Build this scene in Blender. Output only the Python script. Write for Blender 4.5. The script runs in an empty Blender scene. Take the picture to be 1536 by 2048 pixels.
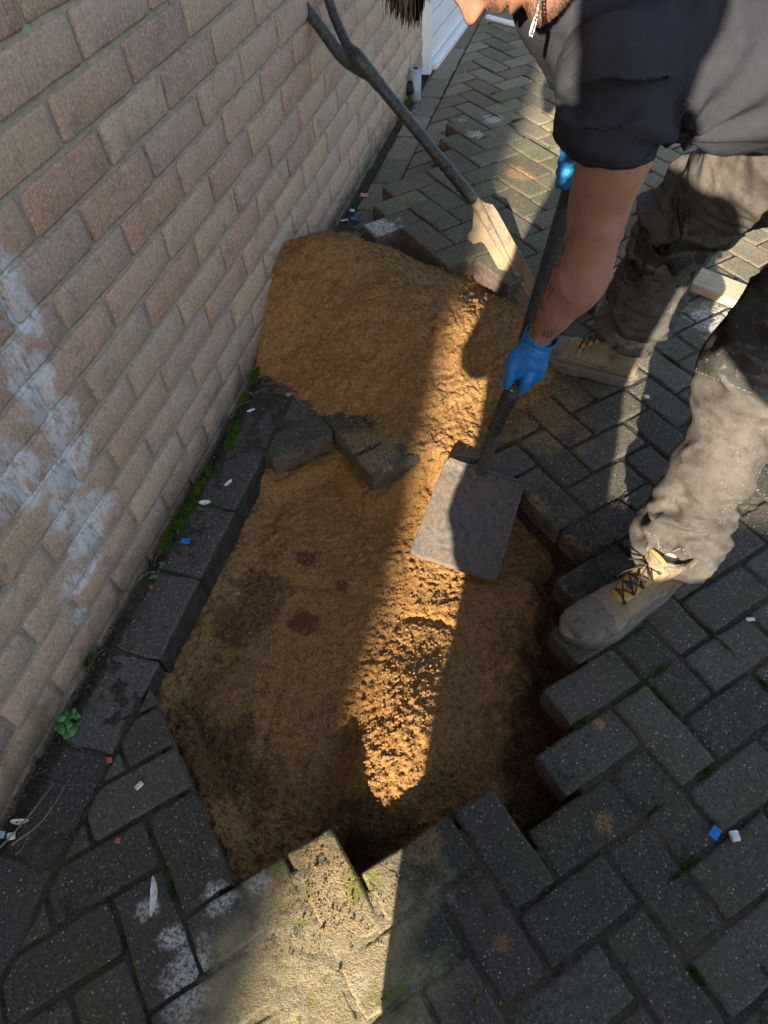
import bpy, bmesh, math, random
import numpy as np
from mathutils import Vector, Matrix
from mathutils.bvhtree import BVHTree
R = math.radians
random.seed(7); RNG = np.random.default_rng(7)
scn = bpy.context.scene
COL = scn.collection

# ------------------------------------------------------------------ camera, sky, sun, exposure
CAM = Vector((.8251, -.7, 1.3302))
cd = bpy.data.cameras.new('camera'); cam = bpy.data.objects.new('camera', cd); COL.objects.link(cam)
scn.camera = cam
cr, cu, cf = Vector((.9666, .2539, -.0360)), Vector((-.1784, .7666, .6168)), Vector((-.1842, .5898, -.7863))
cam.matrix_world = Matrix.Translation(CAM) @ Matrix((cr, cu, -cf)).transposed().normalized().to_4x4()
cd.sensor_fit = 'VERTICAL'; cd.sensor_height = 36.0; cd.lens = 1371.2 / 2048 * 36.0
cd.clip_start = .02; cd.clip_end = 500

SUN = Vector((.030, 1, -.44)).normalized()          # the way the light travels
w = bpy.data.worlds.new('World'); scn.world = w; w.use_nodes = True
wn = w.node_tree; bg = wn.nodes['Background']
sky = wn.nodes.new('ShaderNodeTexSky'); sky.sky_type = 'NISHITA'; sky.sun_disc = False
sky.sun_elevation = math.asin(-SUN.z); sky.sun_rotation = R(181.7); sky.air_density = 1.0; sky.dust_density = 1.2; sky.ozone_density = .4
wn.links.new(sky.outputs[0], bg.inputs[0]); bg.inputs[1].default_value = .092
sd = bpy.data.lights.new('sun', 'SUN'); sd.energy = 4.8; sd.angle = R(.53); sd.color = (1, .86, .66)
so = bpy.data.objects.new('sun', sd); COL.objects.link(so)
so.rotation_euler = SUN.to_track_quat('-Z', 'Y').to_euler(); so.location = (-2, -10, 9)
scn.view_settings.view_transform = 'Standard'; scn.view_settings.look = 'None'
scn.view_settings.gamma = 1; scn.view_settings.use_curve_mapping = False
scn.view_settings.exposure = 1.85
scn.render.engine = 'CYCLES'; scn.cycles.max_bounces = 6; scn.cycles.use_denoising = True

# ------------------------------------------------------------------ noise in numpy
def _h(ix, iy, iz, s):
    n = (ix.astype(np.int64) * 374761393 + iy.astype(np.int64) * 668265263 + iz.astype(np.int64) * 2147483647 + s * 974634777) & 0xffffffff
    n = ((n ^ (n >> 13)) * 1274126177) & 0xffffffff
    return ((n ^ (n >> 16)) & 0xffff) / 65535.0
def vn(P, f=1.0, s=0):
    P = np.asarray(P, float) * f
    i = np.floor(P).astype(np.int64); t = P - i; t = t * t * (3 - 2 * t); r = 0
    for a in (0, 1):
        for b in (0, 1):
            for c in (0, 1):
                wgt = (t[:, 0] if a else 1 - t[:, 0]) * (t[:, 1] if b else 1 - t[:, 1]) * (t[:, 2] if c else 1 - t[:, 2])
                r = r + wgt * _h(i[:, 0] + a, i[:, 1] + b, i[:, 2] + c, s)
    return r * 2 - 1
def fbm(P, f, o=4, s=0, g=.5):
    r = 0; a = 1
    for k in range(o): r = r + a * vn(P, f * 2 ** k, s + k * 17); a *= g
    return r
def worley(P2, f, s=0):
    P2 = np.asarray(P2) * f; i = np.floor(P2).astype(np.int64); best = np.full(len(P2), 9.0); z = np.zeros(len(P2), np.int64)
    for a in (-1, 0, 1):
        for b in (-1, 0, 1):
            cx, cy = i[:, 0] + a, i[:, 1] + b
            px, py = cx + _h(cx, cy, z, s), cy + _h(cx, cy, z + 5, s)
            best = np.minimum(best, (px - P2[:, 0]) ** 2 + (py - P2[:, 1]) ** 2)
    return np.sqrt(best)
def sstep(a, b, x):
    t = np.clip((x - a) / (b - a), 0, 1); return t * t * (3 - 2 * t)

# ------------------------------------------------------------------ material helper
class M:
    def __init__(s, name):
        s.m = bpy.data.materials.new(name); s.m.use_nodes = True; s.t = s.m.node_tree
        s.b = s.t.nodes['Principled BSDF']; s.g = None
    def n(s, ty, ins=None, **props):
        nd = s.t.nodes.new('ShaderNode' + ty)
        for k, v in props.items(): setattr(nd, k, v)
        for k, v in (ins or {}).items(): s.put(nd.inputs[k], v)
        return nd
    def put(s, sock, v):
        if isinstance(v, bpy.types.NodeSocket): s.t.links.new(v, sock)
        elif isinstance(v, bpy.types.Node): s.t.links.new(v.outputs[0], sock)
        else:
            if sock.type == 'RGBA' and len(v) == 3: v = (*v, 1)
            sock.default_value = v
    def pos(s):
        if not s.g: s.g = s.n('NewGeometry')
        return s.g.outputs['Position']
    def obj(s): return s.n('TexCoord').outputs['Object']
    def rnd(s): return s.n('ObjectInfo').outputs['Random']
    def noise(s, co, sc, det=3, rough=.55, out=0, dist=0):
        return s.n('TexNoise', {'Vector': co, 'Scale': sc, 'Detail': det, 'Roughness': rough, 'Distortion': dist}).outputs[out]
    def vor(s, co, sc, out='Distance', feature='F1', r=1):
        return s.n('TexVoronoi', {'Vector': co, 'Scale': sc, 'Randomness': r}, feature=feature).outputs[out]
    def ramp(s, v, a, b, c=0., d=1.):
        return s.n('MapRange', {0: v, 1: a, 2: b, 3: c, 4: d}).outputs[0]
    def math(s, op, a, b=0., c=False):
        return s.n('Math', {0: a, 1: b}, operation=op, use_clamp=c).outputs[0]
    def mix(s, f, a, b, mode='MIX'):
        nd = s.n('Mix', data_type='RGBA', blend_type=mode)
        s.put(nd.inputs[0], f); s.put(nd.inputs[6], a); s.put(nd.inputs[7], b); return nd.outputs[2]
    def scale(s, co, v):
        return s.n('Mapping', {'Vector': co, 'Scale': v}).outputs[0]
    def cr(s, v, stops):
        nd = s.n('ValToRGB', {0: v}); e = nd.color_ramp.elements
        while len(e) < len(stops): e.new(.5)
        for k, (p_, c_) in enumerate(stops): e[k].position = p_; e[k].color = (*c_, 1)
        return nd.outputs[0]
    def blob(s, c, r, sz=(1, 1, 1), nz=.5, f=14):            # a stain of its own irregular outline at a place
        v = s.n('VectorMath', {0: s.pos(), 1: c}, operation='SUBTRACT')
        v = s.n('VectorMath', {0: v, 1: sz}, operation='MULTIPLY')
        d = s.n('VectorMath', {0: v}, operation='LENGTH').outputs['Value']
        nn = s.noise(s.pos(), f, 4, .65)
        d = s.math('ADD', d, s.math('MULTIPLY', s.math('SUBTRACT', nn, .5), r * nz * 4))
        return s.ramp(d, r, r * .55)
    def bump(s, h, dist, strength=1., prev=None):
        i = {'Height': h, 'Distance': dist, 'Strength': strength}
        if prev is not None: i['Normal'] = prev
        return s.n('Bump', i).outputs[0]
    def done(s, col, rough=.9, nor=None, **kw):
        s.put(s.b.inputs['Base Color'], col); s.put(s.b.inputs['Roughness'], rough)
        if nor is not None: s.put(s.b.inputs['Normal'], nor)
        s.b.inputs['Specular IOR Level'].default_value = kw.pop('spec', .3)
        for k, v in kw.items(): s.put(s.b.inputs[k], v)
        return s.m

# ------------------------------------------------------------------ object helpers
def link(name, me, mat=None, parent=None, loc=None):
    o = bpy.data.objects.new(name, me); COL.objects.link(o)
    if mat is not None and me is not None and not me.materials: me.materials.append(mat)
    if parent is not None: o.parent = parent
    if loc is not None: o.location = loc
    return o
def tag(o, label=None, cat=None, group=None, kind=None):
    if label: o['label'] = label
    if cat: o['category'] = cat
    if group: o['group'] = group
    if kind: o['kind'] = kind
    return o
def empty(name, loc=(0, 0, 0)):
    o = bpy.data.objects.new(name, None); COL.objects.link(o); o.location = loc; o.empty_display_size = .05; return o
def shift(me, loc):
    me.transform(Matrix.Translation(-Vector(loc))); return me
def pydata(name, v, f, smooth=False):
    me = bpy.data.meshes.new(name); me.from_pydata([tuple(a) for a in v], [], [tuple(a) for a in f]); me.update()
    if smooth: me.polygons.foreach_set('use_smooth', [True] * len(me.polygons))
    return me
def grid_mesh(name, X, Y, Z, keep=None):
    ny, nx = X.shape
    v = np.stack([X, Y, Z], -1).reshape(-1, 3)
    i = np.arange(nx * ny).reshape(ny, nx)
    q = np.stack([i[:-1, :-1], i[:-1, 1:], i[1:, 1:], i[1:, :-1]], -1).reshape(-1, 4)
    if keep is not None:
        k = keep.reshape(-1); q = q[k[q].any(1)]
        used = np.zeros(len(v), bool); used[q.ravel()] = True
        mp = np.cumsum(used) - 1; v = v[used]; q = mp[q]
    me = bpy.data.meshes.new(name)
    me.vertices.add(len(v)); me.vertices.foreach_set('co', v.astype(np.float32).ravel())
    me.loops.add(len(q) * 4); me.loops.foreach_set('vertex_index', q.astype(np.int32).ravel())
    me.polygons.add(len(q)); me.polygons.foreach_set('loop_start', np.arange(0, len(q) * 4, 4, dtype=np.int32))
    me.polygons.foreach_set('use_smooth', [True] * len(q))
    me.update(calc_edges=True); me.validate(); return me
def mesh_arrays(name, v, tris, smooth=False):
    me = bpy.data.meshes.new(name)
    me.vertices.add(len(v)); me.vertices.foreach_set('co', np.asarray(v, np.float32).ravel())
    n = tris.shape[1]
    me.loops.add(len(tris) * n); me.loops.foreach_set('vertex_index', tris.astype(np.int32).ravel())
    me.polygons.add(len(tris)); me.polygons.foreach_set('loop_start', np.arange(0, len(tris) * n, n, dtype=np.int32))
    if smooth: me.polygons.foreach_set('use_smooth', [True] * len(tris))
    me.update(calc_edges=True); me.validate(); return me
def pebbles(name, P, S, flat=.7, smooth=False):
    """many small irregular stones: P (n,3) places, S (n,) sizes"""
    base = np.array([(1, 0, 0), (-1, 0, 0), (0, 1, 0), (0, -1, 0), (0, 0, 1), (0, 0, -1)], float)
    f = np.array([(0, 2, 4), (2, 1, 4), (1, 3, 4), (3, 0, 4), (2, 0, 5), (1, 2, 5), (3, 1, 5), (0, 3, 5)])
    n = len(P); B = np.repeat(base[None], n, 0) * RNG.uniform(.6, 1.25, (n, 6, 1)) + RNG.uniform(-.25, .25, (n, 6, 3))
    a = RNG.uniform(0, 6.28, n); c, s_ = np.cos(a), np.sin(a)
    B = np.stack([B[..., 0] * c[:, None] - B[..., 1] * s_[:, None], B[..., 0] * s_[:, None] + B[..., 1] * c[:, None], B[..., 2] * flat], -1)
    V = (B * np.asarray(S)[:, None, None] * .5 + np.asarray(P)[:, None]).reshape(-1, 3)
    F = (f[None] + (np.arange(n) * 6)[:, None, None]).reshape(-1, 3)
    return mesh_arrays(name, V, F, smooth)
def box(bm, c, s, rot=None, bev=0):
    r = bmesh.ops.create_cube(bm, size=1); vs = r['verts']
    bmesh.ops.scale(bm, vec=Vector(s), verts=vs)
    if bev: 
        es = list({e for v in vs for e in v.link_edges})
        r2 = bmesh.ops.bevel(bm, geom=es, offset=bev, segments=2, affect='EDGES', profile=.6); vs = list({v for f in r2['faces'] for v in f.verts} | {v for v in vs if v.is_valid})
    if rot is not None: bmesh.ops.rotate(bm, cent=(0, 0, 0), matrix=rot, verts=vs)
    bmesh.ops.translate(bm, vec=Vector(c), verts=vs); return vs
def fin(name, bm, mat, parent=None, smooth=False, loc=None):
    bmesh.ops.recalc_face_normals(bm, faces=bm.faces)
    me = bpy.data.meshes.new(name); bm.to_mesh(me); bm.free()
    if smooth: me.polygons.foreach_set('use_smooth', [True] * len(me.polygons))
    if loc is not None: shift(me, loc)
    return link(name, me, mat, parent, loc)
def frames(pts, ref):
    out = []
    for k, p_ in enumerate(pts):
        a = pts[max(0, k - 1)]; b = pts[min(len(pts) - 1, k + 1)]
        t = (b - a).normalized(); s_ = ref.cross(t)
        if s_.length < 1e-4: s_ = Vector((1, 0, 0)).cross(t)
        s_.normalize(); out.append((t, s_, t.cross(s_)))
    return out
def tube(bm, pts, rad, ref=(0, 0, 1), n=16, sub=0, cap='round', power=2.0):
    """limb / pipe through pts, rad = r or (side r, ref-ward r) per point; smooth interpolation with sub"""
    pts = [Vector(q) for q in pts]; rad = [r if isinstance(r, tuple) else (r, r) for r in rad]
    if sub:
        P2, R2 = [], []
        for k in range(len(pts) - 1):
            p0, p1, p2, p3 = pts[max(k - 1, 0)], pts[k], pts[k + 1], pts[min(k + 2, len(pts) - 1)]
            for j in range(sub):
                t = j / sub; t2, t3 = t * t, t * t * t
                P2.append(.5 * ((2 * p1) + (p2 - p0) * t + (2 * p0 - 5 * p1 + 4 * p2 - p3) * t2 + (3 * p1 - p0 - 3 * p2 + p3) * t3))
                e = t * t * (3 - 2 * t); R2.append(tuple(rad[k][q] * (1 - e) + rad[k + 1][q] * e for q in (0, 1)))
        P2.append(pts[-1]); R2.append(rad[-1]); pts, rad = P2, R2
    fr = frames(pts, Vector(ref)); rings = []
    if cap == 'round':
        t, s_, u_ = fr[0]; add = []
        for q in (.95, .7): add.append((pts[0] - t * min(rad[0]) * q, tuple(r * math.sqrt(max(.03, 1 - q * q)) for r in rad[0]), fr[0]))
        body = list(zip(pts, rad, fr)); e = []
        for q in (.7, .95): e.append((pts[-1] + fr[-1][0] * min(rad[-1]) * q, tuple(r * math.sqrt(max(.03, 1 - q * q)) for r in rad[-1]), fr[-1]))
        seq = add + body + e
    else: seq = list(zip(pts, rad, fr))
    for p_, r_, (t, s_, u_) in seq:
        ring = []
        for k in range(n):
            a = 2 * math.pi * k / n; c, s2 = math.cos(a), math.sin(a)
            if power != 2: c = math.copysign(abs(c) ** (2 / power), c); s2 = math.copysign(abs(s2) ** (2 / power), s2)
            ring.append(bm.verts.new(p_ + s_ * (r_[0] * c) + u_ * (r_[1] * s2)))
        rings.append(ring)
    for a, b in zip(rings, rings[1:]):
        for k in range(n): bm.faces.new((a[k], a[(k + 1) % n], b[(k + 1) % n], b[k]))
    if cap != 'open':
        bm.faces.new(rings[0][::-1]); bm.faces.new(rings[-1])
    return rings
def ball(bm, c, r, sc=(1, 1, 1), seg=16):
    v = bmesh.ops.create_uvsphere(bm, u_segments=seg, v_segments=max(6, seg // 2), radius=r)['verts']
    bmesh.ops.scale(bm, vec=Vector(sc), verts=v); bmesh.ops.translate(bm, vec=Vector(c), verts=v); return v
def remesh(bm, voxel, smooth=4, fac=.5, name='m'):
    bmesh.ops.recalc_face_normals(bm, faces=bm.faces)
    me = bpy.data.meshes.new(name); bm.to_mesh(me); bm.free()
    o = bpy.data.objects.new('tmp', me); COL.objects.link(o)
    m1 = o.modifiers.new('r', 'REMESH'); m1.mode = 'VOXEL'; m1.voxel_size = voxel; m1.use_smooth_shade = True
    if smooth: m2 = o.modifiers.new('s', 'SMOOTH'); m2.factor = fac; m2.iterations = smooth
    dg = bpy.context.evaluated_depsgraph_get(); dg.update()
    r = bpy.data.meshes.new_from_object(o.evaluated_get(dg)); bpy.data.objects.remove(o); bpy.data.meshes.remove(me)
    r.name = name; return r
def getv(me):
    a = np.empty(len(me.vertices) * 3, np.float32); me.vertices.foreach_get('co', a); a = a.reshape(-1, 3).astype(float)
    b = np.empty(len(me.vertices) * 3, np.float32); me.vertices.foreach_get('normal', b); return a, b.reshape(-1, 3).astype(float)
def setv(me, v):
    me.vertices.foreach_set('co', v.astype(np.float32).ravel()); me.update(); return me
def puff(me, f, amt, o=3, s=0, aniso=(1, 1, 1)):
    v, n = getv(me); return setv(me, v + n * (fbm(v * np.array(aniso), f, o, s) * amt)[:, None])
def on_mesh(me):
    return BVHTree.FromPolygons([v.co.copy() for v in me.vertices], [tuple(q.vertices) for q in me.polygons])

# ------------------------------------------------------------------ materials
def paver_mat(name, base, green=.5, SIDE=((.06, .045, .038), (.15, .11, .09)), DU=1.):
    m = M(name); P = m.pos(); r = m.rnd()
    off = m.n('VectorMath', {0: m.obj(), 1: m.n('CombineXYZ', {0: m.math('MULTIPLY', r, 37), 1: m.math('MULTIPLY', r, 91), 2: 0})}, operation='ADD')
    mid = m.noise(off, 38, 5, .65); fine = m.noise(off, 230, 3, .75); grain = m.noise(off, 130, 4, .8)
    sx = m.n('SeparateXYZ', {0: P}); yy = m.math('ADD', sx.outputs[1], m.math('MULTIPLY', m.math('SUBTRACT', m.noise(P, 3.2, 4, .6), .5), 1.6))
    dusty_lit = m.math('MULTIPLY', m.ramp(yy, .7, 2.1), DU)                                 # trodden dust plus painted sunlight further on, painted shade round the dig
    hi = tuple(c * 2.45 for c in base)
    b_ = m.mix(dusty_lit, base, (hi[0], hi[1] * .95, hi[2] * .82))
    dk = m.mix(1., b_, (.55, .55, .56), 'MULTIPLY'); lt = m.mix(1., b_, (1.5, 1.48, 1.42), 'MULTIPLY')
    col = m.mix(m.ramp(mid, .32, .68), dk, b_); col = m.mix(m.ramp(grain, .38, .62), m.mix(.85, col, dk), m.mix(.7, col, lt))
    col = m.mix(m.math('MULTIPLY', m.ramp(fine, .55, .72), .55), col, m.mix(1., b_, (2.6, 2.5, 2.35), 'MULTIPLY'))
    col = m.mix(m.math('MULTIPLY', m.ramp(fine, .42, .28), .7), col, m.mix(1., b_, (.25, .25, .25), 'MULTIPLY'))
    tone = m.ramp(r, 0, 1, .72, 1.28); col = m.mix(1., col, m.n('CombineColor', {0: tone, 1: tone, 2: tone}), 'MULTIPLY')
    pu = m.ramp(m.noise(off, 3, 1), .5, .7); col = m.mix(m.math('MULTIPLY', pu, .30), col, (base[0] * 1.25, base[1] * .85, base[2] * 1.05))
    gm = m.ramp(m.noise(P, 7.5, 5, .7, dist=.6), .50, .68)
    col = m.mix(m.math('MULTIPLY', gm, green), col, m.mix(dusty_lit, (.070, .078, .030), (.15, .155, .065)))
    g2 = m.ramp(m.noise(P, 19, 4, .7), .60, .74)
    col = m.mix(m.math('MULTIPLY', g2, green * .6), col, m.mix(dusty_lit, (.085, .095, .030), (.19, .19, .09)))
    v = m.vor(m.n('VectorMath', {0: off, 1: m.n('VectorMath', {0: m.n('TexNoise', {'Vector': off, 'Scale': 300.}).outputs[1], 1: (.006, .006, .006)}, operation='MULTIPLY')}, operation='ADD'), 230); vc = m.vor(off, 230, 'Color'); rr = m.n('SeparateColor', {0: vc}).outputs[0]
    sp = m.math('MULTIPLY', m.ramp(v, .40, .26), m.ramp(rr, .60, .9))
    col = m.mix(m.math('MULTIPLY', sp, .85), col, m.mix(m.n('SeparateColor', {0: vc}).outputs[1], (.16, .15, .14), (.46, .44, .40)))
    v2 = m.vor(off, 120); rr2 = m.n('SeparateColor', {0: m.vor(off, 120, 'Color')}).outputs[1]
    sp2 = m.math('MULTIPLY', m.ramp(v2, .24, .15), m.ramp(rr2, .88, .92)); col = m.mix(m.math('MULTIPLY', sp2, .85), col, (.50, .46, .41))
    lime = None
    for c, rad, sz in LIME:
        b2 = m.blob(c, rad, sz, .55, 30); lime = b2 if lime is None else m.math('MAXIMUM', lime, b2)
    lime = m.math('MULTIPLY', lime, m.ramp(m.noise(P, 150, 4, .75), .40, .56))
    col = m.mix(m.math('MULTIPLY', lime, .85), col, (.58, .57, .54))
    sd_ = None
    for c, rad, sz in SANDY:
        b2 = m.blob(c, rad, sz, .6, 22); sd_ = b2 if sd_ is None else m.math('MAXIMUM', sd_, b2)
    sd_ = m.math('MULTIPLY', sd_, m.ramp(m.noise(P, 170, 4, .8), .42, .56))
    col = m.mix(m.math('MULTIPLY', sd_, .8), col, (.36, .215, .085))
    du = m.math('MULTIPLY', m.blob((.66, -.66, 0), .21, (1, .7, .2), .5, 9), m.ramp(m.noise(P, 120, 5, .8), .26, .50))   # pale trodden grit below the hole, brightened to paint in the sunlit strip
    col = m.mix(m.math('MULTIPLY', du, .85), col, m.mix(m.ramp(m.noise(P, 13, 4), .50, .62), (.34, .28, .16), (.19, .20, .05)))
    nz = m.n('SeparateXYZ', {0: m.g.outputs['True Normal']}).outputs[2]
    side = m.ramp(nz, .35, .15)
    col = m.mix(m.math('MULTIPLY', side, .85), col, m.mix(m.ramp(mid, .35, .65), SIDE[0], SIDE[1]))
    h = m.math('ADD', m.math('MULTIPLY', mid, .5), m.math('MULTIPLY', fine, .5)); h = m.math('ADD', h, m.math('MULTIPLY', sp, .35))
    h = m.math('ADD', h, m.math('MULTIPLY', grain, .9))
    return m.done(col, m.ramp(fine, .3, .7, .8, .97), m.bump(h, .0042, 1.), spec=.22)
LIME = [((.20, 1.44, 0), .075, (1, 1, .2)), ((.98, 1.32, 0), .08, (1, 1, .2)), ((1.345, 1.74, 0), .055, (1, 1, .2)), ((1.32, 1.25, 0), .09, (1, .9, .2)),
        ((.45, -.585, 0), .032, (1, 1, .2)), ((.51, -.545, 0), .026, (1, 1, .2)), ((.40, -.66, 0), .024, (1, 1, .2)), ((.455, -.71, 0), .05, (1, .8, .2)), ((.34, -.63, 0), .02, (1, 1, .2)),
        ((.30, 2.35, 0), .06, (1, 1, .2)), ((.42, 2.55, 0), .05, (1, 1, .2)), ((.40, 2.2, 0), .04, (1, 1, .2)), ((1.16, 1.62, 0), .05, (1, 1, .2)), ((.72, -.64, 0), .02, (1, 1, .2))]
SANDY = [((.80, .72, 0), .20, (1, 1.2, .2)), ((.62, .60, 0), .12, (1, 1, .2)), ((.62, -.52, 0), .10, (1, 1, .2)), ((.95, .30, 0), .045, (1, 1, .2)), ((.42, .50, 0), .10, (1, 1, .2)),
         ((.78, -.42, 0), .035, (1, 1, .2)), ((1.06, -.12, 0), .02, (1, 1, .2)), ((1.08, -.30, 0), .025, (1, 1, .2)), ((.62, 1.9, .08), .06, (1, 1, .2)), ((.93, -.53, 0), .02, (1, 1, .2)), ((.86, .40, 0), .05, (1, 1, .2))]
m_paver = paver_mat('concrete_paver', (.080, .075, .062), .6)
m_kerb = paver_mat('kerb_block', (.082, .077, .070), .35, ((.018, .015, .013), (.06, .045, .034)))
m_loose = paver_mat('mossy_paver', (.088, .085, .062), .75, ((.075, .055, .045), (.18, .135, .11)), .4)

def sand_mat(name, col1=(.255, .130, .045), col2=(.385, .215, .078), dark=.5):
    m = M(name); P = m.pos()
    n1 = m.noise(P, 9, 5, .62); n2 = m.noise(P, 60, 4, .7); n3 = m.noise(P, 270, 2, .8); n4 = m.noise(P, 150, 4, .85)
    col = m.mix(m.ramp(n2, .3, .7), col1, col2)
    col = m.mix(m.math('MULTIPLY', m.ramp(n3, .50, .68), .6), col, tuple(min(1, c * 1.6) for c in col2))
    col = m.mix(m.math('MULTIPLY', m.ramp(n4, .5, .34), .8), col, (.10, .048, .018))
    col = m.mix(m.math('MULTIPLY', m.ramp(n1, .52, .68), dark), col, (.21, .115, .05))       # damp patches
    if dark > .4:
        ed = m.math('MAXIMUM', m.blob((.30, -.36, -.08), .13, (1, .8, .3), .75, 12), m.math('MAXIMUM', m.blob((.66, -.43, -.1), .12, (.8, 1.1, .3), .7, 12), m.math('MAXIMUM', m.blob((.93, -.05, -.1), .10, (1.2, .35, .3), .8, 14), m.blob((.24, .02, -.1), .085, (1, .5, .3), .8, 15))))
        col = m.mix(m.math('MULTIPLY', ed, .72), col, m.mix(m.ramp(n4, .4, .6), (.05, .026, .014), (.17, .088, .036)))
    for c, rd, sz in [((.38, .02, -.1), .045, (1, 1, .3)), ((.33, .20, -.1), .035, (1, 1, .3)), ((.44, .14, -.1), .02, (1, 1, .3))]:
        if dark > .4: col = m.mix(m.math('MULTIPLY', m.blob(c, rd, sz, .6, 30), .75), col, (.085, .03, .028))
    v = m.vor(P, 150); vc = m.n('SeparateColor', {0: m.vor(P, 150, 'Color')}).outputs[0]
    sp = m.math('MULTIPLY', m.ramp(v, .26, .15), m.ramp(vc, .80, .86)); col = m.mix(m.math('MULTIPLY', sp, .8), col, (.60, .46, .28))
    h = m.math('ADD', m.math('MULTIPLY', n4, .8), m.math('MULTIPLY', n3, .4)); h = m.math('ADD', h, m.math('MULTIPLY', n2, 1.1))
    return m.done(col, .96, m.bump(h, .0060, 1.), spec=.12)
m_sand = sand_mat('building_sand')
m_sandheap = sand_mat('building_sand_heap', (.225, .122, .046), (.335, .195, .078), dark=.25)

def soil_mat():
    m = M('soil'); P = m.pos(); n1 = m.noise(P, 14, 5, .65); n2 = m.noise(P, 160, 4, .75); n3 = m.noise(P, 600, 2)
    col = m.mix(m.ramp(n2, .32, .66), (.018, .016, .013), (.078, .070, .058))
    col = m.mix(m.math('MULTIPLY', m.ramp(n1, .48, .62), .7), col, (.045, .060, .016))
    col = m.mix(m.math('MULTIPLY', m.ramp(m.noise(P, 6, 3), .5, .66), .55), col, (.13, .10, .065))
    col = m.mix(m.math('MULTIPLY', m.blob((.66, -.66, 0), .21, (1, .7, .2), .5, 9), .8), col, m.mix(m.ramp(n2, .35, .6), (.20, .17, .10), (.40, .35, .22)))  # pale grit in the joints, lightened to carry the painted sun strip
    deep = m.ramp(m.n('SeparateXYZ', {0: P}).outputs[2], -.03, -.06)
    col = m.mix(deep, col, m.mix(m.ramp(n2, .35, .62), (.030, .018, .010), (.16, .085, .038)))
    sp = m.math('MULTIPLY', m.ramp(m.vor(P, 210), .2, .12), m.ramp(m.n('SeparateColor', {0: m.vor(P, 210, 'Color')}).outputs[0], .82, .86))
    col = m.mix(m.math('MULTIPLY', sp, .8), col, (.36, .34, .30))
    return m.done(col, .97, m.bump(m.math('ADD', n2, m.math('MULTIPLY', n3, .5)), .004, 1.), spec=.12)
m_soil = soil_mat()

STAIN = [((0, .055, .70), .055, (1, 1.2, .5)), ((0, .0, .56), .085, (1, 1, .62)), ((0, -.03, .42), .085, (1, .9, .55)), ((0, -.045, .26), .07, (1, .75, .6)),
         ((0, -.13, .47), .07, (1, .8, .6)), ((0, -.14, .18), .05, (1, .6, .9)), ((0, -.20, .12), .03, (1, .6, .7)), ((0, .03, .80), .03, (1, .7, .4)), ((0, -.10, .33), .05, (1, 1, .6))]
def brick_mat():
    m = M('wall_brick'); P = m.pos(); r = m.rnd()
    off = m.n('VectorMath', {0: m.obj(), 1: m.n('CombineXYZ', {0: 0, 1: m.math('MULTIPLY', r, 53), 2: m.math('MULTIPLY', r, 77)})}, operation='ADD')
    tone = m.cr(r, [(0, (0.655, 0.426, 0.308)), (.14, (0.564, 0.421, 0.324)), (.28, (0.636, 0.440, 0.283)), (.42, (0.515, 0.375, 0.308)), (.54, (0.625, 0.360, 0.248)), (.66, (0.423, 0.289, 0.248)), (.76, (0.625, 0.491, 0.344)), (.88, (0.564, 0.325, 0.229)), (1, (0.655, 0.461, 0.333))])
    pat = m.noise(off, 9, 4, .6); col = m.mix(m.ramp(pat, .35, .65), tone, m.mix(.4, tone, (.56, .43, .31)))
    col = m.mix(m.math('MULTIPLY', m.ramp(m.noise(off, 13, 3, .6), .56, .72), .6), col, (.27, .185, .175))
    drag = m.noise(m.scale(off, (1, 3.4, .7)), 52, 5, .8); spk = m.noise(off, 170, 4, .85); pit = m.noise(m.scale(off, (1, 2.6, .9)), 75, 3, .8)
    col = m.mix(m.math('MULTIPLY', m.ramp(spk, .50, .64), .55), col, (.86, .76, .66))
    col = m.mix(m.math('MULTIPLY', m.ramp(spk, .46, .32), .55), col, (.23, .145, .11))
    pm = m.ramp(pit, .68, .75); col = m.mix(m.math('MULTIPLY', pm, .85), col, (.08, .05, .04))
    col = m.mix(m.math('MULTIPLY', m.ramp(drag, .55, .66), .6), col, (.26, .18, .14))
    col = m.mix(m.math('MULTIPLY', m.ramp(drag, .42, .30), .30), col, (.78, .66, .54))
    col = stainnodes(m, col, P, drag)
    h = m.math('SUBTRACT', m.math('ADD', m.math('MULTIPLY', drag, 1.4), m.math('MULTIPLY', spk, .55)), m.math('MULTIPLY', pm, 1.1))
    return m.done(col, .93, m.bump(h, .0060, 1.), spec=.15)
def stainnodes(m, col, P, drag):
    st = None
    for c, rad, sz in STAIN:
        b_ = m.blob(c, rad * .82, sz, .7, 11); st = b_ if st is None else m.math('MAXIMUM', st, b_)
    st = m.math('MULTIPLY', st, m.ramp(m.math('ADD', m.noise(P, 36, 5, .72), m.math('MULTIPLY', m.math('SUBTRACT', m.noise(m.scale(P, (1, 5, 1)), 26, 5, .75), .5), .9)), .33, .54))
    col = m.mix(m.math('MULTIPLY', st, .88), col, (.80, .84, .90))
    z = m.n('SeparateXYZ', {0: P}).outputs[2]
    dz = m.ramp(m.math('ADD', z, m.math('MULTIPLY', m.math('SUBTRACT', m.noise(P, 11, 4, .6), .5), .16)), .12, -.02)   # splash zone soil and algae
    col = m.mix(m.math('MULTIPLY', dz, .78), col, (.062, .055, .038))
    return m.mix(m.math('MULTIPLY', m.math('MULTIPLY', dz, m.ramp(m.noise(P, 8, 4), .5, .65)), .6), col, (.05, .062, .02))
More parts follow.
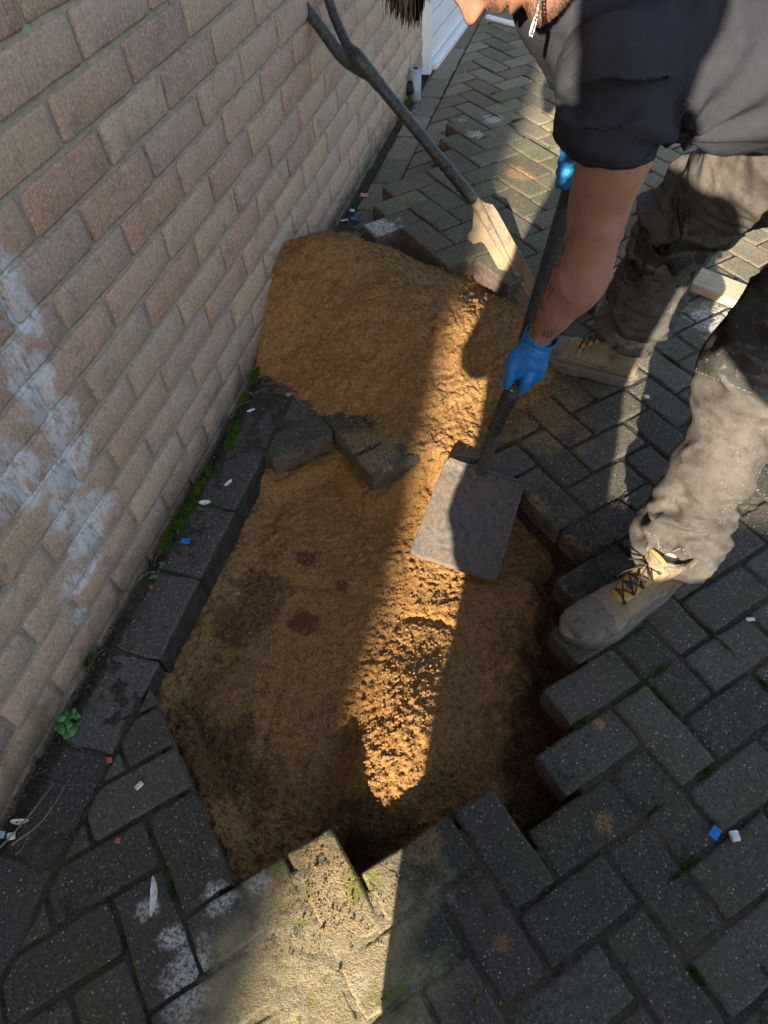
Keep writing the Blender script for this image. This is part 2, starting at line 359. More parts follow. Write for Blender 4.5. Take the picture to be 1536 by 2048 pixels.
def mortar_mat():
    m = M('mortar'); P = m.pos(); n1 = m.noise(P, 30, 4, .6); n2 = m.noise(P, 420, 3, .75)
    col = m.mix(m.ramp(n1, .35, .65), (.34, .29, .215), (.47, .415, .32))
    col = m.mix(m.math('MULTIPLY', m.ramp(n2, .5, .7), .4), col, (.40, .37, .30))
    col = m.mix(m.math('MULTIPLY', m.ramp(m.noise(P, 70, 3, .7), .62, .7), .7), col, (.07, .055, .04))
    col = stainnodes(m, col, P, n1)
    return m.done(col, .95, m.bump(m.math('ADD', n1, m.math('MULTIPLY', n2, .6)), .003, 1.), spec=.12)
m_brick, m_mortar = brick_mat(), mortar_mat()

def simple(name, col, rough=.6, var=.25, f=40, bump=.0, bf=200, metal=0, spec=.4, col2=None, stretch=(1, 1, 1), **kw):
    m = M(name); P = m.scale(m.obj(), stretch); n1 = m.noise(P, f, 4, .65)
    c = m.mix(m.ramp(n1, .3, .7), tuple(a * (1 - var) for a in col), col2 or tuple(min(1, a * (1 + var)) for a in col))
    nb = m.bump(m.noise(P, bf, 3, .7), bump, 1.) if bump else None
    return m.done(c, rough, nb, spec=spec, Metallic=metal, **kw)
def skin_mat():
    m = M('skin'); P = m.obj(); n1 = m.noise(P, 12, 3); n2 = m.noise(P, 240, 3, .7)
    c = m.mix(m.ramp(n1, .35, .65), (.34, .165, .105), (.41, .21, .145)); c = m.mix(m.math('MULTIPLY', m.ramp(n2, .45, .7), .25), c, (.36, .17, .11))
    c = m.mix(m.math('MULTIPLY', m.ramp(m.noise(P, 900, 1), .66, .72), .25), c, (.2, .09, .06))
    c = m.mix(m.math('MULTIPLY', m.ramp(m.noise(P, 34, 5, .75), .52, .68), .45), c, (.30, .125, .085)); c = m.mix(m.math('MULTIPLY', m.ramp(m.noise(P, 90, 5, .8), .60, .70), .4), c, (.42, .29, .20))
    h = m.math('ADD', n2, m.math('MULTIPLY', m.vor(P, 600), .6))
    return m.done(c, .52, m.bump(h, .0007, .7), spec=.4, **{'Subsurface Weight': .12, 'Subsurface Radius': (.012, .005, .003)})
def cloth_mat(name, c1, c2, dust=None, dustamt=.5, weave=1600, scuff=0.):
    m = M(name); P = m.obj(); n1 = m.noise(P, 14, 5, .65); n2 = m.noise(P, 90, 4, .7); wv = m.noise(m.scale(P, (1, 1, 2.5)), weave, 1)
    c = m.mix(m.ramp(n2, .3, .7), c1, c2); c = m.mix(m.math('MULTIPLY', m.ramp(wv, .4, .65), .25), c, tuple(a * 1.5 for a in c2))
    if dust:
        k = m.ramp(m.noise(P, 8, 6, .75), .30, .70)
        c = m.mix(m.math('MULTIPLY', k, dustamt), c, dust)
        c = m.mix(m.math('MULTIPLY', m.ramp(m.noise(P, 230, 2, .8), .70, .76), .5), c, tuple(min(1, a * 1.7) for a in dust))
    if scuff:
        c = m.mix(m.math('MULTIPLY', m.ramp(m.noise(P, 34, 6, .8), .52, .62), scuff), c, tuple(a * .35 for a in c1))
        c = m.mix(m.math('MULTIPLY', m.ramp(m.noise(P, 70, 5, .85), .60, .68), scuff * .8), c, (.34, .30, .25))
    h = m.math('ADD', m.math('MULTIPLY', wv, .35), m.math('MULTIPLY', n2, .8)); h = m.math('ADD', h, m.math('MULTIPLY', m.noise(m.scale(P, (.9, .9, 1.6)), 17, 3, .5), 2.4))
    return m.done(c, .93, m.bump(h, .0022, .6), spec=.08)
m_skin = skin_mat()
m_lip = simple('lip_skin', (.44, .16, .13), .42, .12, 60, .0004, 400)
m_hair = simple('dark_hair', (.010, .0065, .005), .65, .4, 300, .0, spec=.15, stretch=(1, 1, .2))
m_beard = simple('stubble_hair', (.10, .05, .028), .6, .3, 300)
m_shirt = cloth_mat('grey_tshirt', (.026, .027, .034), (.034, .035, .043))
m_trouser = cloth_mat('work_trousers', (.036, .034, .034), (.056, .052, .048), (.155, .140, .124), .7, scuff=.35)
m_kneepad = cloth_mat('knee_panel', (.020, .021, .021), (.036, .037, .036), (.10, .098, .088), .45, scuff=.35)
m_glove = simple('blue_nitrile', (.010, .17, .44), .5, .12, 30, .0006, 160, spec=.5)
m_leather = cloth_mat('boot_leather', (.17, .128, .082), (.25, .19, .125), (.34, .27, .18), .5, scuff=.55)
m_toe = cloth_mat('boot_toe_leather', (.10, .082, .064), (.165, .14, .115), (.26, .235, .20), .5, scuff=.7)
m_sole = simple('boot_rubber', (.145, .125, .10), .85, .3, 60, .0010, 200)
m_lace = simple('boot_lace', (.035, .03, .026), .9, .4, 200)
m_tongue = simple('boot_lining', (.50, .30, .085), .85, .2, 60, .001)
m_white = simple('white_upvc', (.72, .75, .77), .35, .06, 12, 0)
m_pipe = simple('grey_upvc', (.27, .36, .42), .45, .15, 25, .0006)
m_dark = simple('dark_rubber', (.012, .012, .013), .7, .3)
m_silver = simple('steel_chain', (.42, .40, .36), .28, .15, 200, metal=1, spec=.5)
def tool_metal(name, rust, sand):
    m = M(name); P = m.obj(); n1 = m.noise(P, 16, 5, .7); n2 = m.noise(P, 85, 5, .75); n3 = m.noise(P, 420, 2, .7)
    c = m.mix(m.ramp(n2, .35, .62), (.060, .052, .047), (.155, .14, .128))
    c = m.mix(m.math('MULTIPLY', m.ramp(n1, .45, .62), rust), c, (.115, .058, .034))
    c = m.mix(m.math('MULTIPLY', m.ramp(m.math('ADD', m.math('MULTIPLY', n1, .6), m.math('MULTIPLY', n3, .4)), .50 - .2 * sand, .62 - .1 * sand), sand), c, (.40, .29, .165))
    c = m.mix(m.math('MULTIPLY', m.ramp(n3, .6, .74), .3), c, (.42, .37, .31))
    return m.done(c, m.ramp(n2, .3, .7, .62, .92), m.bump(m.math('ADD', n2, m.math('MULTIPLY', n3, .6)), .0012, .8), spec=.35, Metallic=.25)
m_blade = tool_metal('shovel_steel', .4, .14)
m_blade2 = tool_metal('spade_steel', .25, .62)
m_shaft = simple('black_shaft', (.014, .016, .018), .48, .5, 90, .0006, 300, col2=(.055, .062, .062))
m_shaftdust = simple('worn_socket', (.17, .15, .12), .85, .4, 120, .001, 300, col2=(.045, .042, .04))
m_moss = simple('moss', (.040, .125, .012), .95, .5, 90, .003, 300, spec=.1, col2=(.11, .21, .025))
m_leaf = simple('weed_leaf', (.075, .20, .055), .5, .25, 60, .0005, col2=(.115, .27, .08))
m_grit = simple('grit', (.16, .145, .125), .95, .6, 20, spec=.15, col2=(.36, .34, .30))
m_gritdark = simple('dark_debris', (.035, .03, .025), .95, .6, 20, spec=.1, col2=(.11, .10, .085))
m_bluep = simple('blue_plastic', (.006, .16, .52), .45, .06, 30)
m_whitebit = simple('bleached_shell', (.60, .60, .56), .7, .3, 90, .0008)
m_twig = simple('dry_stem', (.17, .135, .10), .9, .4, 90)
m_pink = simple('pink_petal', (.55, .26, .22), .7, .15, 60)
m_berry = simple('orange_brick_chip', (.32, .10, .045), .8, .3, 120, .001)
m_wood = simple('pale_timber', (.42, .33, .22), .85, .2, 14, .0008, 200, col2=(.52, .44, .31), stretch=(1, 6, 1))
m_roof = simple('roof_tile', (.12, .07, .05), .9, .3, 9, .004, 30)
m_soffit = simple('soffit_board', (.6, .6, .6), .6, .06)
m_pants2 = cloth_mat('dark_jeans', (.03, .035, .06), (.045, .05, .08))
m_coat = cloth_mat('dark_jacket', (.03, .03, .033), (.05, .05, .054))

# ------------------------------------------------------------------ the paving grid
TH, OX, OY, PA = -.77096, 1.14819, -.27631, .09673
D1 = np.array([math.cos(TH), math.sin(TH)]); D2 = np.array([math.sin(TH), -math.cos(TH)])
def lat(i, j): return np.array([OX, OY]) + PA * (i * D1 + j * D2)
HOLE = [(-16, 7), (-3, 7), (-3, 5), (-2, 5), (-2, 2), (-1, 2), (-1, 1), (-2, 1), (-2, 0), (-3, 0), (-3, -1), (-4, -1), (-4, -2), (-5, -2), (-5, -3),
        (-8, -3), (-8, -2), (-10, -2), (-10, 0), (-12, 0), (-12, 2), (-13, 3)]
HOLEW = np.array([lat(*q) for q in HOLE])
def sdpoly(P, poly):
    d = np.full(len(P), 1e9); ins = np.zeros(len(P), bool)
    for a, b in zip(poly, np.roll(poly, -1, 0)):
        e = b - a; w_ = P - a; t = np.clip((w_ @ e) / (e @ e), 0, 1); d = np.minimum(d, np.hypot(*(w_ - t[:, None] * e).T))
        c = (a[1] > P[:, 1]) != (b[1] > P[:, 1])
        ins ^= c & (P[:, 0] < (b[0] - a[0]) * (P[:, 1] - a[1]) / (b[1] - a[1] + 1e-12) + a[0])
    return np.where(ins, -d, d)
KX0, KX1 = .040, .147
def hole_sd(P): return np.maximum(sdpoly(P, HOLEW), KX1 + .002 - P[:, 0])

# soil under everything: one fine sheet near the hole, one plain sheet to the horizon
x0, x1, y0, y1 = -.02, 1.50, -1.02, 1.62
xs = np.arange(x0, x1 + 1e-6, .005); ys = np.arange(y0, y1 + 1e-6, .005)
X, Y = np.meshgrid(xs, ys); P2 = np.stack([X.ravel(), Y.ravel()], 1); P3 = np.c_[P2, np.zeros(len(P2))]
sd = hole_sd(P2) + .006 * fbm(P3, 45, 3, 3)
Z = -.0048 + .0022 * fbm(P3, 60, 3, 1) + .003 * np.exp(-((P2[:, 0] - .66) / .2) ** 2 - ((P2[:, 1] + .66) / .16) ** 2) + .003 * fbm(P3, 9, 2, 2)
Z -= .014 * sstep(.045, .0, P2[:, 0]) * 1
gx = sstep(.034, .012, sd)
Z = Z * (1 - gx) + gx * (-.165 + .022 * fbm(P3, 16, 4, 4))
edge = np.minimum(np.minimum(P2[:, 0] - x0, x1 - P2[:, 0]), np.minimum(P2[:, 1] - y0, y1 - P2[:, 1]))
Z = np.where(edge < .006, -.010, Z)
drive = link('driveway', grid_mesh('driveway', X, Y, Z.reshape(X.shape)), m_soil); tag(drive, kind='structure')
B = 120
v = [(-B, -B, -.010), (B, -B, -.010), (B, B, -.010), (-B, B, -.010), (xs[0], ys[0], -.010), (xs[-1], ys[0], -.010), (xs[-1], ys[-1], -.010), (xs[0], ys[-1], -.010)]
g = link('ground', pydata('ground', v, [(0, 1, 5, 4), (1, 2, 6, 5), (2, 3, 7, 6), (3, 0, 4, 7)]), m_soil); tag(g, kind='structure')

def offset_poly(poly, d):
    n = len(poly); out = []
    for k in range(n):
        a, b, c = poly[k - 1], poly[k], poly[(k + 1) % n]
        e1 = (b - a) / (np.linalg.norm(b - a) + 1e-9); e2 = (c - b) / (np.linalg.norm(c - b) + 1e-9)
        n1 = np.array([-e1[1], e1[0]]); n2 = np.array([-e2[1], e2[0]]); m_ = n1 + n2
        out.append(b + m_ / max(.35, (m_ @ m_) / 2) * d * 1.0)
    return np.array(out)
def area(poly): x, y = poly[:, 0], poly[:, 1]; return .5 * (x @ np.roll(y, -1) - y @ np.roll(x, -1))
def round_corners(poly, q_, jit, rnd_):
    out = []; m_ = 0
    for k in range(len(poly)):
        a, b, c = poly[k - 1], poly[k], poly[(k + 1) % len(poly)]
        la, lc = np.linalg.norm(a - b), np.linalg.norm(c - b); q = min(q_[k], la * .3, lc * .3)
        p1, p2 = b + (a - b) / la * q, b + (c - b) / lc * q
        out += [p1, .25 * p1 + .5 * b + .25 * p2, p2]
        for s_ in range(1, 4):
            t = s_ / 4; e = (c - b) / lc; nrm = np.array([-e[1], e[0]])
            out.append(p2 + (c - b) * (1 - q / lc - min(q_[(k + 1) % len(poly)], lc * .3) / lc) * t + nrm * rnd_[m_ % len(rnd_)] * jit); m_ += 1
    return np.array(out)
def slab_mesh(name, poly, th, cham=.005, jit=.0014, dome=.0005):
    if area(poly) < 0: poly = poly[::-1]
    q_ = [random.uniform(.003, .010) for _ in poly]; rnd_ = [random.uniform(-1, 1) for _ in range(64)]
    mk = lambda d: round_corners(offset_poly(poly, d), q_, jit, rnd_)
    o = mk(0); n = len(o)
    rings = [(o, -th), (o, -cham), (mk(cham * .35), -cham * .3), (mk(cham), 0.0), (mk(cham * 1.5), dome)]
    v, f = [], []
    for q, z in rings:
        for p_ in q: v.append((p_[0], p_[1], z + (random.uniform(-1, 1) * .0007 if -th * .9 < z < -.0001 else 0)))
    for k in range(len(rings) - 1):
        for i in range(n): f.append((k * n + i, k * n + (i + 1) % n, (k + 1) * n + (i + 1) % n, (k + 1) * n + i))
    c_ = o.mean(0); v.append((c_[0], c_[1], dome)); b_ = (len(rings) - 1) * n
    for i in range(n): f.append((b_ + i, b_ + (i + 1) % n, len(v) - 1))
    me = pydata(name, v, f)
    me.polygons.foreach_set('use_smooth', [n <= k < 4 * n for k in range(len(me.polygons))]); return me
L_, W_ = 2 * PA - .0085, PA - .0085
def rect(l, w_): return np.array([(-l / 2, -w_ / 2), (l / 2, -w_ / 2), (l / 2, w_ / 2), (-l / 2, w_ / 2)])
PV = [slab_mesh('paver', rect(L_ + random.uniform(-.002, .002), W_ + random.uniform(-.002, .002)), .06, random.uniform(.004, .0065), .002) for _ in range(9)]
def clipx(poly, xm):                                        # keep x > xm
    out = []
    for a, b in zip(poly, np.roll(poly, -1, 0)):
        if a[0] > xm: out.append(a)
        if (a[0] > xm) != (b[0] > xm): out.append(a + (b - a) * (xm - a[0]) / (b[0] - a[0]))
    return np.array(out)
def inpoly(p_, poly): return sdpoly(np.array([p_]), poly)[0] < 0
def herring(i0, i1, j0, j1):
    for j in range(j0, j1):
        for i in range(i0, i1):
            if (i - j) % 4 == 0: yield (i + 1, j + .5, 0)       # long along D1
            if (i - j) % 4 == 3: yield (i + .5, j + 1, 1)       # long along D2: column i covers j..j+2
def visible(x, y, z=0):
    d = Vector((x, y, z)) - CAM; zz = d.dot(cf)
    if zz < .1: return False
    px, py = 768 + 1371.2 * d.dot(cr) / zz, 1024 - 1371.2 * d.dot(cu) / zz
    return -70 < px < 1606 and -70 < py < 2118
cand = []
for ci, cj, o_ in herring(-70, 40, -60, 40):
    c = lat(ci, cj)
    if not (KX1 - .09 < c[0] < 2.3 and -1.7 < c[1] < 5.4): continue
    half = abs(ci + 6.5) < .1 and abs(cj - 7) < .1          # one paver was split along the edge of the hole
    if inpoly(c, HOLEW) and not half: continue
    ang = TH + (math.pi / 2 if o_ else 0); r_ = rect(L_, W_); ca, sa = math.cos(ang), math.sin(ang)
    wp = np.stack([r_[:, 0] * ca - r_[:, 1] * sa, r_[:, 0] * sa + r_[:, 1] * ca], 1) + c
    full = wp[:, 0].min() > KX1 + .006
    if half: c = lat(-6.5, 7.5); wp = np.array([lat(-6.95, 7.06), lat(-6.05, 7.06), lat(-6.05, 7.95), lat(-6.95, 7.95)]); wp = wp if area(wp) > 0 else wp[::-1]; full = False
    if not full:
        wp = clipx(wp, KX1 + .008)
        if len(wp) < 3 or abs(area(wp)) < .0007: continue
    hid = (-.1 < c[0] < .55 and .75 < c[1] < 1.18)             # right under the sand heap
    cand.append((0 if visible(*c) and not hid else 1, (Vector((c[0], c[1], 0)) - CAM).length, c, ang, full, wp))
cand.sort(key=lambda a: (a[0], a[1]))
rest_v, rest_f = [], []
for k, (vis, d_, c, ang, full, wp) in enumerate(cand):
    sinkz = random.uniform(-.0025, .0015); tilt = (random.uniform(-.010, .010), random.uniform(-.010, .010))
    if k < 300:
        if full:
            o = link('paver', PV[k % 9], m_paver, drive); o.location = (c[0] + random.uniform(-.001, .001), c[1] + random.uniform(-.001, .001), sinkz)
            o.rotation_euler = (tilt[0], tilt[1], ang + random.uniform(-.009, .009) + (math.pi if k % 2 else 0))
        else:
            cc = wp.mean(0); o = link('paver', slab_mesh('cut_paver', wp - cc, .06, .003), m_paver, drive, (cc[0], cc[1], sinkz))
    else:
        me = PV[k % 9] if full else None
        cc = c if full else wp.mean(0)
        if me is None: me = slab_mesh('cut', wp - cc, .06, .003); ca, sa = 1, 0
        else: ca, sa = math.cos(ang), math.sin(ang)
        b0 = len(rest_v)
        for q in me.vertices: rest_v.append((cc[0] + q.co.x * ca - q.co.y * sa, cc[1] + q.co.x * sa + q.co.y * ca, q.co.z + sinkz))
        for q in me.polygons: rest_f.append(tuple(b0 + i for i in q.vertices))
if rest_v:
    o = link('far_pavers', pydata('far_pavers', rest_v, rest_f, True), m_paver, drive); o['kind'] = 'stuff'
# kerb blocks along the foot of the wall
for k in range(-24, 9):
    yj = .431 - .2098 * k; l = .2098 - .0035
    me = slab_mesh('kerb', np.array([(-(KX1 - KX0) / 2, -l / 2), ((KX1 - KX0) / 2, -l / 2), ((KX1 - KX0) / 2, l / 2), (-(KX1 - KX0) / 2, l / 2)]), .085, random.uniform(.004, .007), .0032)
    if yj - .1 > 5.2 or yj < -2.3: continue
    o = link('kerb_block', me, m_kerb, drive, ((KX0 + KX1) / 2 + random.uniform(-.004, .001), yj - .1049, random.uniform(-.005, .0)))
    o.rotation_euler = (random.uniform(-.010, .010), random.uniform(-.022, .012), random.uniform(-.014, .014))

# ------------------------------------------------------------------ the house: wall of bricks, roof, garage door, pipe
house = empty('house', (0, 0, 0)); tag(house, 'pale pink brick house wall with chalky white stain and white garage door', 'house')
bm = bmesh.new(); Z1 = 4.55
box(bm, (-2.0025, -6.0, (Z1 - .6) / 2), (4.0, 17.96, Z1 + .6)); wall = fin('wall', bm, m_mortar, house)
bm = bmesh.new(); box(bm, (-2.06, 4.24, (Z1 - .6) / 2), (4.0, 2.5, Z1 + .6)); box(bm, (-.045, 4.24, 3.4), (.07, 2.5, 2.3)); fin('garage_bay', bm, m_mortar, house)
BS, CH, H1 = .24426, .08142, .0131
OFF = {0: .28, 1: .6492, 2: .5442, 3: .922, 4: .8082, 5: .7046, 6: .5918, 7: .4843, 8: .3622, 9: .514, 10: .6359, 11: .7818, 12: .661, 13: .80}
JT = .0115
def brick_mesh(ln):
    nx_, nz_ = 7, 3; l, h = ln - JT, CH - JT; v, f = [], []
    ys_ = [-l / 2 + l * t for t in (0, .03, .2, .4, .6, .8, .97, 1)]; zs_ = [-h / 2 + h * t for t in (0, .07, .5, .93, 1)]
    a = [random.uniform(-.0014, .0014) for _ in range(4)]
    for iz, z in enumerate(zs_):
        for iy, y in enumerate(ys_):
            eb = iz in (0, 4) or iy in (0, 7); cb = (iz in (0, 4)) and (iy in (0, 7))
            xx = (.0008 if cb else .0020 if eb else .0038) + random.uniform(-.0007, .0007)
            if random.random() < .09 and eb: xx -= .0035
            v.append((xx, y * (1 - (.010 if cb else 0)) + random.uniform(-.0013, .0013) + (a[0] * z / h), z * (1 - (.05 if cb else 0)) + (random.uniform(-.0019, .0019) + a[1] * y / l if eb else 0)))
    for iz in range(4):
        for iy in range(7): q = iz * 8 + iy; f.append((q, q + 1, q + 9, q + 8))
    n0 = len(v); rim = [0 * 8 + i for i in range(8)] + [q * 8 + 7 for q in range(1, 5)] + [4 * 8 + i for i in range(6, -1, -1)] + [q * 8 for q in range(3, 0, -1)]
    for q in rim: v.append((-.03, v[q][1], v[q][2]))
    for k in range(len(rim)): f.append((rim[(k + 1) % len(rim)], rim[k], n0 + k, n0 + (k + 1) % len(rim)))
    return pydata('brick', v, f, True)
BV = [brick_mesh(BS) for _ in range(14)]
bl = []
for c in range(-1, 30):
    off = OFF.get(c, (.04 if c % 2 else .16)); z = H1 + CH * (c - .5)
    k0 = math.ceil((off - 2.98) / BS) - 1
    for k in range(k0, k0 + 24):
        y = off - BS * (k + .5); ya, yb = y - BS / 2, y + BS / 2
        if ya > 2.96 or yb < -2.4: continue
        yb2 = min(yb, 2.985); ln = yb2 - ya
        if ln < .05: continue
        vis = visible(0, y, z) and c < 14 and c >= 0
        bl.append((0 if vis else 1, -(c < 14), (Vector((0, y, z)) - CAM).length, (ya + yb2) / 2, z, ln, c))
bl.sort(); rest_v, rest_f = [], []
for k, (vis, _, d_, y, z, ln, c) in enumerate(bl):
    me = BV[k % 14] if abs(ln - BS) < 1e-4 else brick_mesh(ln)
    dx, dz = random.uniform(-.0012, .0012), random.uniform(-.0012, .0012)
    if k < 300 and not vis:
        o = link('brick', me, m_brick, wall, (dx, y, z + dz))
        o.rotation_euler = (random.uniform(-.005, .005), random.uniform(-.012, .012), random.uniform(-.006, .006))
        if k % 2: o.rotation_euler.x += math.pi
    else:
        b0 = len(rest_v); rest_v += [(q.co.x + dx, q.co.y + y, q.co.z + z) for q in me.vertices]; rest_f += [tuple(b0 + i for i in q.vertices) for q in me.polygons]
    if not me.materials: me.materials.append(m_brick)
o = link('upper_bricks', pydata('upper_bricks', rest_v, rest_f, True), m_brick, wall); o['kind'] = 'stuff'
bm = bmesh.new(); box(bm, (-2.0, -4.9, 4.62), (4.5, 20.6, .12)); roof = fin('roof', bm, m_soffit, house)
bm = bmesh.new(); box(bm, (-1.05, -4.9, 5.55), (3.1, 20.6, .12), Matrix.Rotation(R(0), 3, 'X')); bm.free()
bm = bmesh.new(); vs = [bm.verts.new(q) for q in [(.25, -15.2, 4.685), (.25, 5.4, 4.685), (-2, 5.4, 6.1), (-2, -15.2, 6.1), (-4.25, -15.2, 4.685), (-4.25, 5.4, 4.685)]]
for q in ((0, 1, 2, 3), (3, 2, 5, 4), (0, 3, 4), (1, 5, 2), (0, 4, 5, 1)): bm.faces.new([vs[i] for i in q])
fin('tiled_slope', bm, m_roof, roof)
# mortar squeezed at the bottom of the wall
dirv, doorp = Vector((.075, 1, 0)).normalized(), Vector((.012, 3.015, 0))
dperp = Vector((dirv.y, -dirv.x, 0)); ROT = Matrix((dperp, dirv, Vector((0, 0, 1)))).transposed()
door = empty('garage_door'); door.parent = house
for k in range(22):
    bm = bmesh.new(); box(bm, doorp + dirv * 1.06 + Vector((0, 0, .075 + .098 * k)) + dperp * (-.004 if k % 2 else -.004), (.022, 2.0, .090), ROT, .003)
    fin('slat', bm, m_white, door)
bm = bmesh.new(); box(bm, doorp + dirv * 1.06 + Vector((0, 0, 1.1)) + dperp * -.018, (.012, 2.0, 2.16), ROT); fin('backing_panel', bm, m_white, door)
bm = bmesh.new(); box(bm, doorp + dirv * 1.06 + Vector((0, 0, .008)) + dperp * .014, (.055, 2.02, .028), ROT, .004); fin('bottom_rail', bm, m_white, door)
bm = bmesh.new(); box(bm, (.012, 3.0, 1.06), (.06, .045, 2.14), None, .004); box(bm, (.0, 2.985, 1.06), (.035, .02, 2.14), None, .003); fin('door_post', bm, m_white, house)
bm = bmesh.new(); box(bm, (.02, 3.0, -.012), (.07, .07, .03), None, .006); fin('post_foot', bm, m_dark, house)
bm = bmesh.new(); tube(bm, [(.036, 2.70, -.03), (.036, 2.70, .118)], [.0245, .0245], (1, 0, 0), 20, cap='flat')
pp = fin('waste_pipe', bm, m_pipe, house, True)
bm = bmesh.new(); tube(bm, [(.036, 2.70, .119), (.036, 2.70, .126)], [.028, .027], (1, 0, 0), 20, cap='flat'); fin('rim', bm, m_pipe, pp, False)
bm = bmesh.new(); tube(bm, [(.036, 2.70, .1265), (.036, 2.70, .1275)], [.012, .012], (1, 0, 0), 14, cap='flat'); fin('opening', bm, m_dark, pp, False)
bm = bmesh.new(); tube(bm, [(.001, 2.665, .055), (.030, 2.665, .062)], [.030, .024], (0, 0, 1), 16, cap='flat'); fin('clip', bm, m_dark, pp, False)

# ------------------------------------------------------------------ sand: bed in the hole, heap against the wall
def hole_h(P2):
    x, y = P2[:, 0], P2[:, 1]; P = np.c_[P2, np.zeros(len(P2))]
    z = -.120 + .010 * fbm(P, 5, 3, 11)
    z += .090 * np.exp(-((x - .69 - .03 * vn(P, 6, 71)) / .100) ** 2 - ((y + .20) / .20) ** 2) * (1 - .5 * sstep(.0, .2, y))
    z += .030 * np.exp(-((x - .30) / .13) ** 2 - ((y + .28) / .16) ** 2)
    z -= .036 * np.exp(-((x - .545 - .02 * vn(P, 9, 72)) / .032) ** 2 - ((y + .28) / .15) ** 2)
    z -= .075 * np.exp(-((x - .625) / .065) ** 2 - ((y + .452) / .038) ** 2)
    z += .055 * np.exp(-((x - .60) / .16) ** 2 - ((y - .52) / .12) ** 2)
    z += .040 * np.exp(-((x - .40) / .10) ** 2 - ((y + .47) / .05) ** 2)
    z -= .065 * sstep(.885, .965, x + .035 * vn(P, 11, 5) + .012 * vn(P, 40, 6))
    z -= .02 * sstep(.24, .40, y) * sstep(.80, .86, x)
    z += .022 * sstep(.06, .012, x - KX1) * (1 + .6 * vn(P, 16, 8))
    z += .010 * sstep(.03, .07, vn(P, 4.5, 33) * .1) - .008 * np.exp(-(np.abs(vn(P, 6, 55)) / .10) ** 2)
    d = sdpoly(P2, HOLEW); z += .030 * sstep(-.05, -.005, d) * (x < .62)
    rough = np.clip(.38 + sstep(.05, -.35, y) * .75 + sstep(.80, .9, x) * .6 + .45 * sstep(.28, .18, x) + .5 * sstep(.35, .5, fbm(P, 7, 2, 31)), 0, 1.25)
    rough *= 1 - .75 * np.exp(-((x - .38) / .12) ** 2 - ((y + .12) / .2) ** 2)
    c1 = np.clip(.62 - worley(P2, 48, 2), 0, 1); c2 = np.clip(.62 - worley(P2 + .3, 105, 3), 0, 1); c3 = np.clip(.6 - worley(P2, 210, 9), 0, 1)
    z += rough * .75 * (.010 * c1 * (vn(P, 20, 9) * .5 + .5) * 1.6 + .0060 * c2 + .0045 * c3) + .004 * rough * fbm(P, 70, 3, 6)
    z += .0024 * fbm(P, 105, 3, 44) * (.35 + rough)
    return z
xs = np.arange(KX1 - .018, 1.03, .0032); ys = np.arange(-.56, .66, .0032); X, Y = np.meshgrid(xs, ys); P2 = np.stack([X.ravel(), Y.ravel()], 1)
Zs = hole_h(P2); keep = (hole_sd(P2) < .022)
bed = link('sand_bed', grid_mesh('sand_bed', X, Y, Zs.reshape(X.shape), keep), m_sand); tag(bed, 'orange building sand bed at the bottom of the dug hole', 'sand', kind='stuff')
def heap_h(P2):
    x, y = P2[:, 0], P2[:, 1]; P = np.c_[P2, np.zeros(len(P2))]
    def cone(cx, cy, h, rx, ry, p_=1.25):
        d = np.sqrt(((x - cx) / rx) ** 2 + ((y - cy) / ry) ** 2); return h * (1.06 - np.sqrt(d * d + .06 * .06 + .02) ** p_)
    z = np.maximum.reduce([cone(.10, 1.08, .235, .46, .37), cone(.36, 1.00, .185, .37, .36), cone(.62, .93, .115, .31, .32), cone(.60, .70, .03, .15, .22)])
    k = .02; z2 = cone(.11, 1.07, .275, .43, .35, 1.1); z3 = cone(.34, .98, .19, .38, .38); z4 = cone(.60, .95, .135, .28, .29); z5 = cone(.58, .70, .035, .17, .22)
    z = k * np.log(np.exp(z2 / k) + np.exp(z3 / k) + np.exp(z4 / k) + np.exp(z5 / k))
    z += .010 * fbm(P, 8, 4, 21) + .005 * fbm(P, 26, 3, 27)
    rough = np.clip(.50 + .7 * sstep(.45, .6, x) + .7 * sstep(1.10, 1.22, y) + .3 * fbm(P, 6, 2, 5), .1, 1.2)
    c1 = np.clip(.62 - worley(P2, 60, 12), 0, 1); c2 = np.clip(.62 - worley(P2 + .3, 120, 13), 0, 1); c3 = np.clip(.6 - worley(P2, 230, 19), 0, 1)
    return z + rough * (.006 * c1 + .006 * c2 + .005 * c3) + .0034 * fbm(P, 100, 3, 41) + .0022 * fbm(P, 40, 2, 43) * (.4 + rough) - .013
xs = np.arange(.001, 1.05, .0035); ys = np.arange(.50, 1.55, .0035); X, Y = np.meshgrid(xs, ys); P2 = np.stack([X.ravel(), Y.ravel()], 1)
Zh = heap_h(P2); inh = hole_sd(P2) < -.004
Zh = np.where(inh, np.minimum(Zh, -.03), Zh); keep = (Zh > -.008) & ~inh
heap = link('sand_heap', grid_mesh('sand_heap', X, Y, Zh.reshape(X.shape), keep), m_sandheap); tag(heap, 'heap of orange building sand piled against the brick wall', 'sand', kind='stuff')
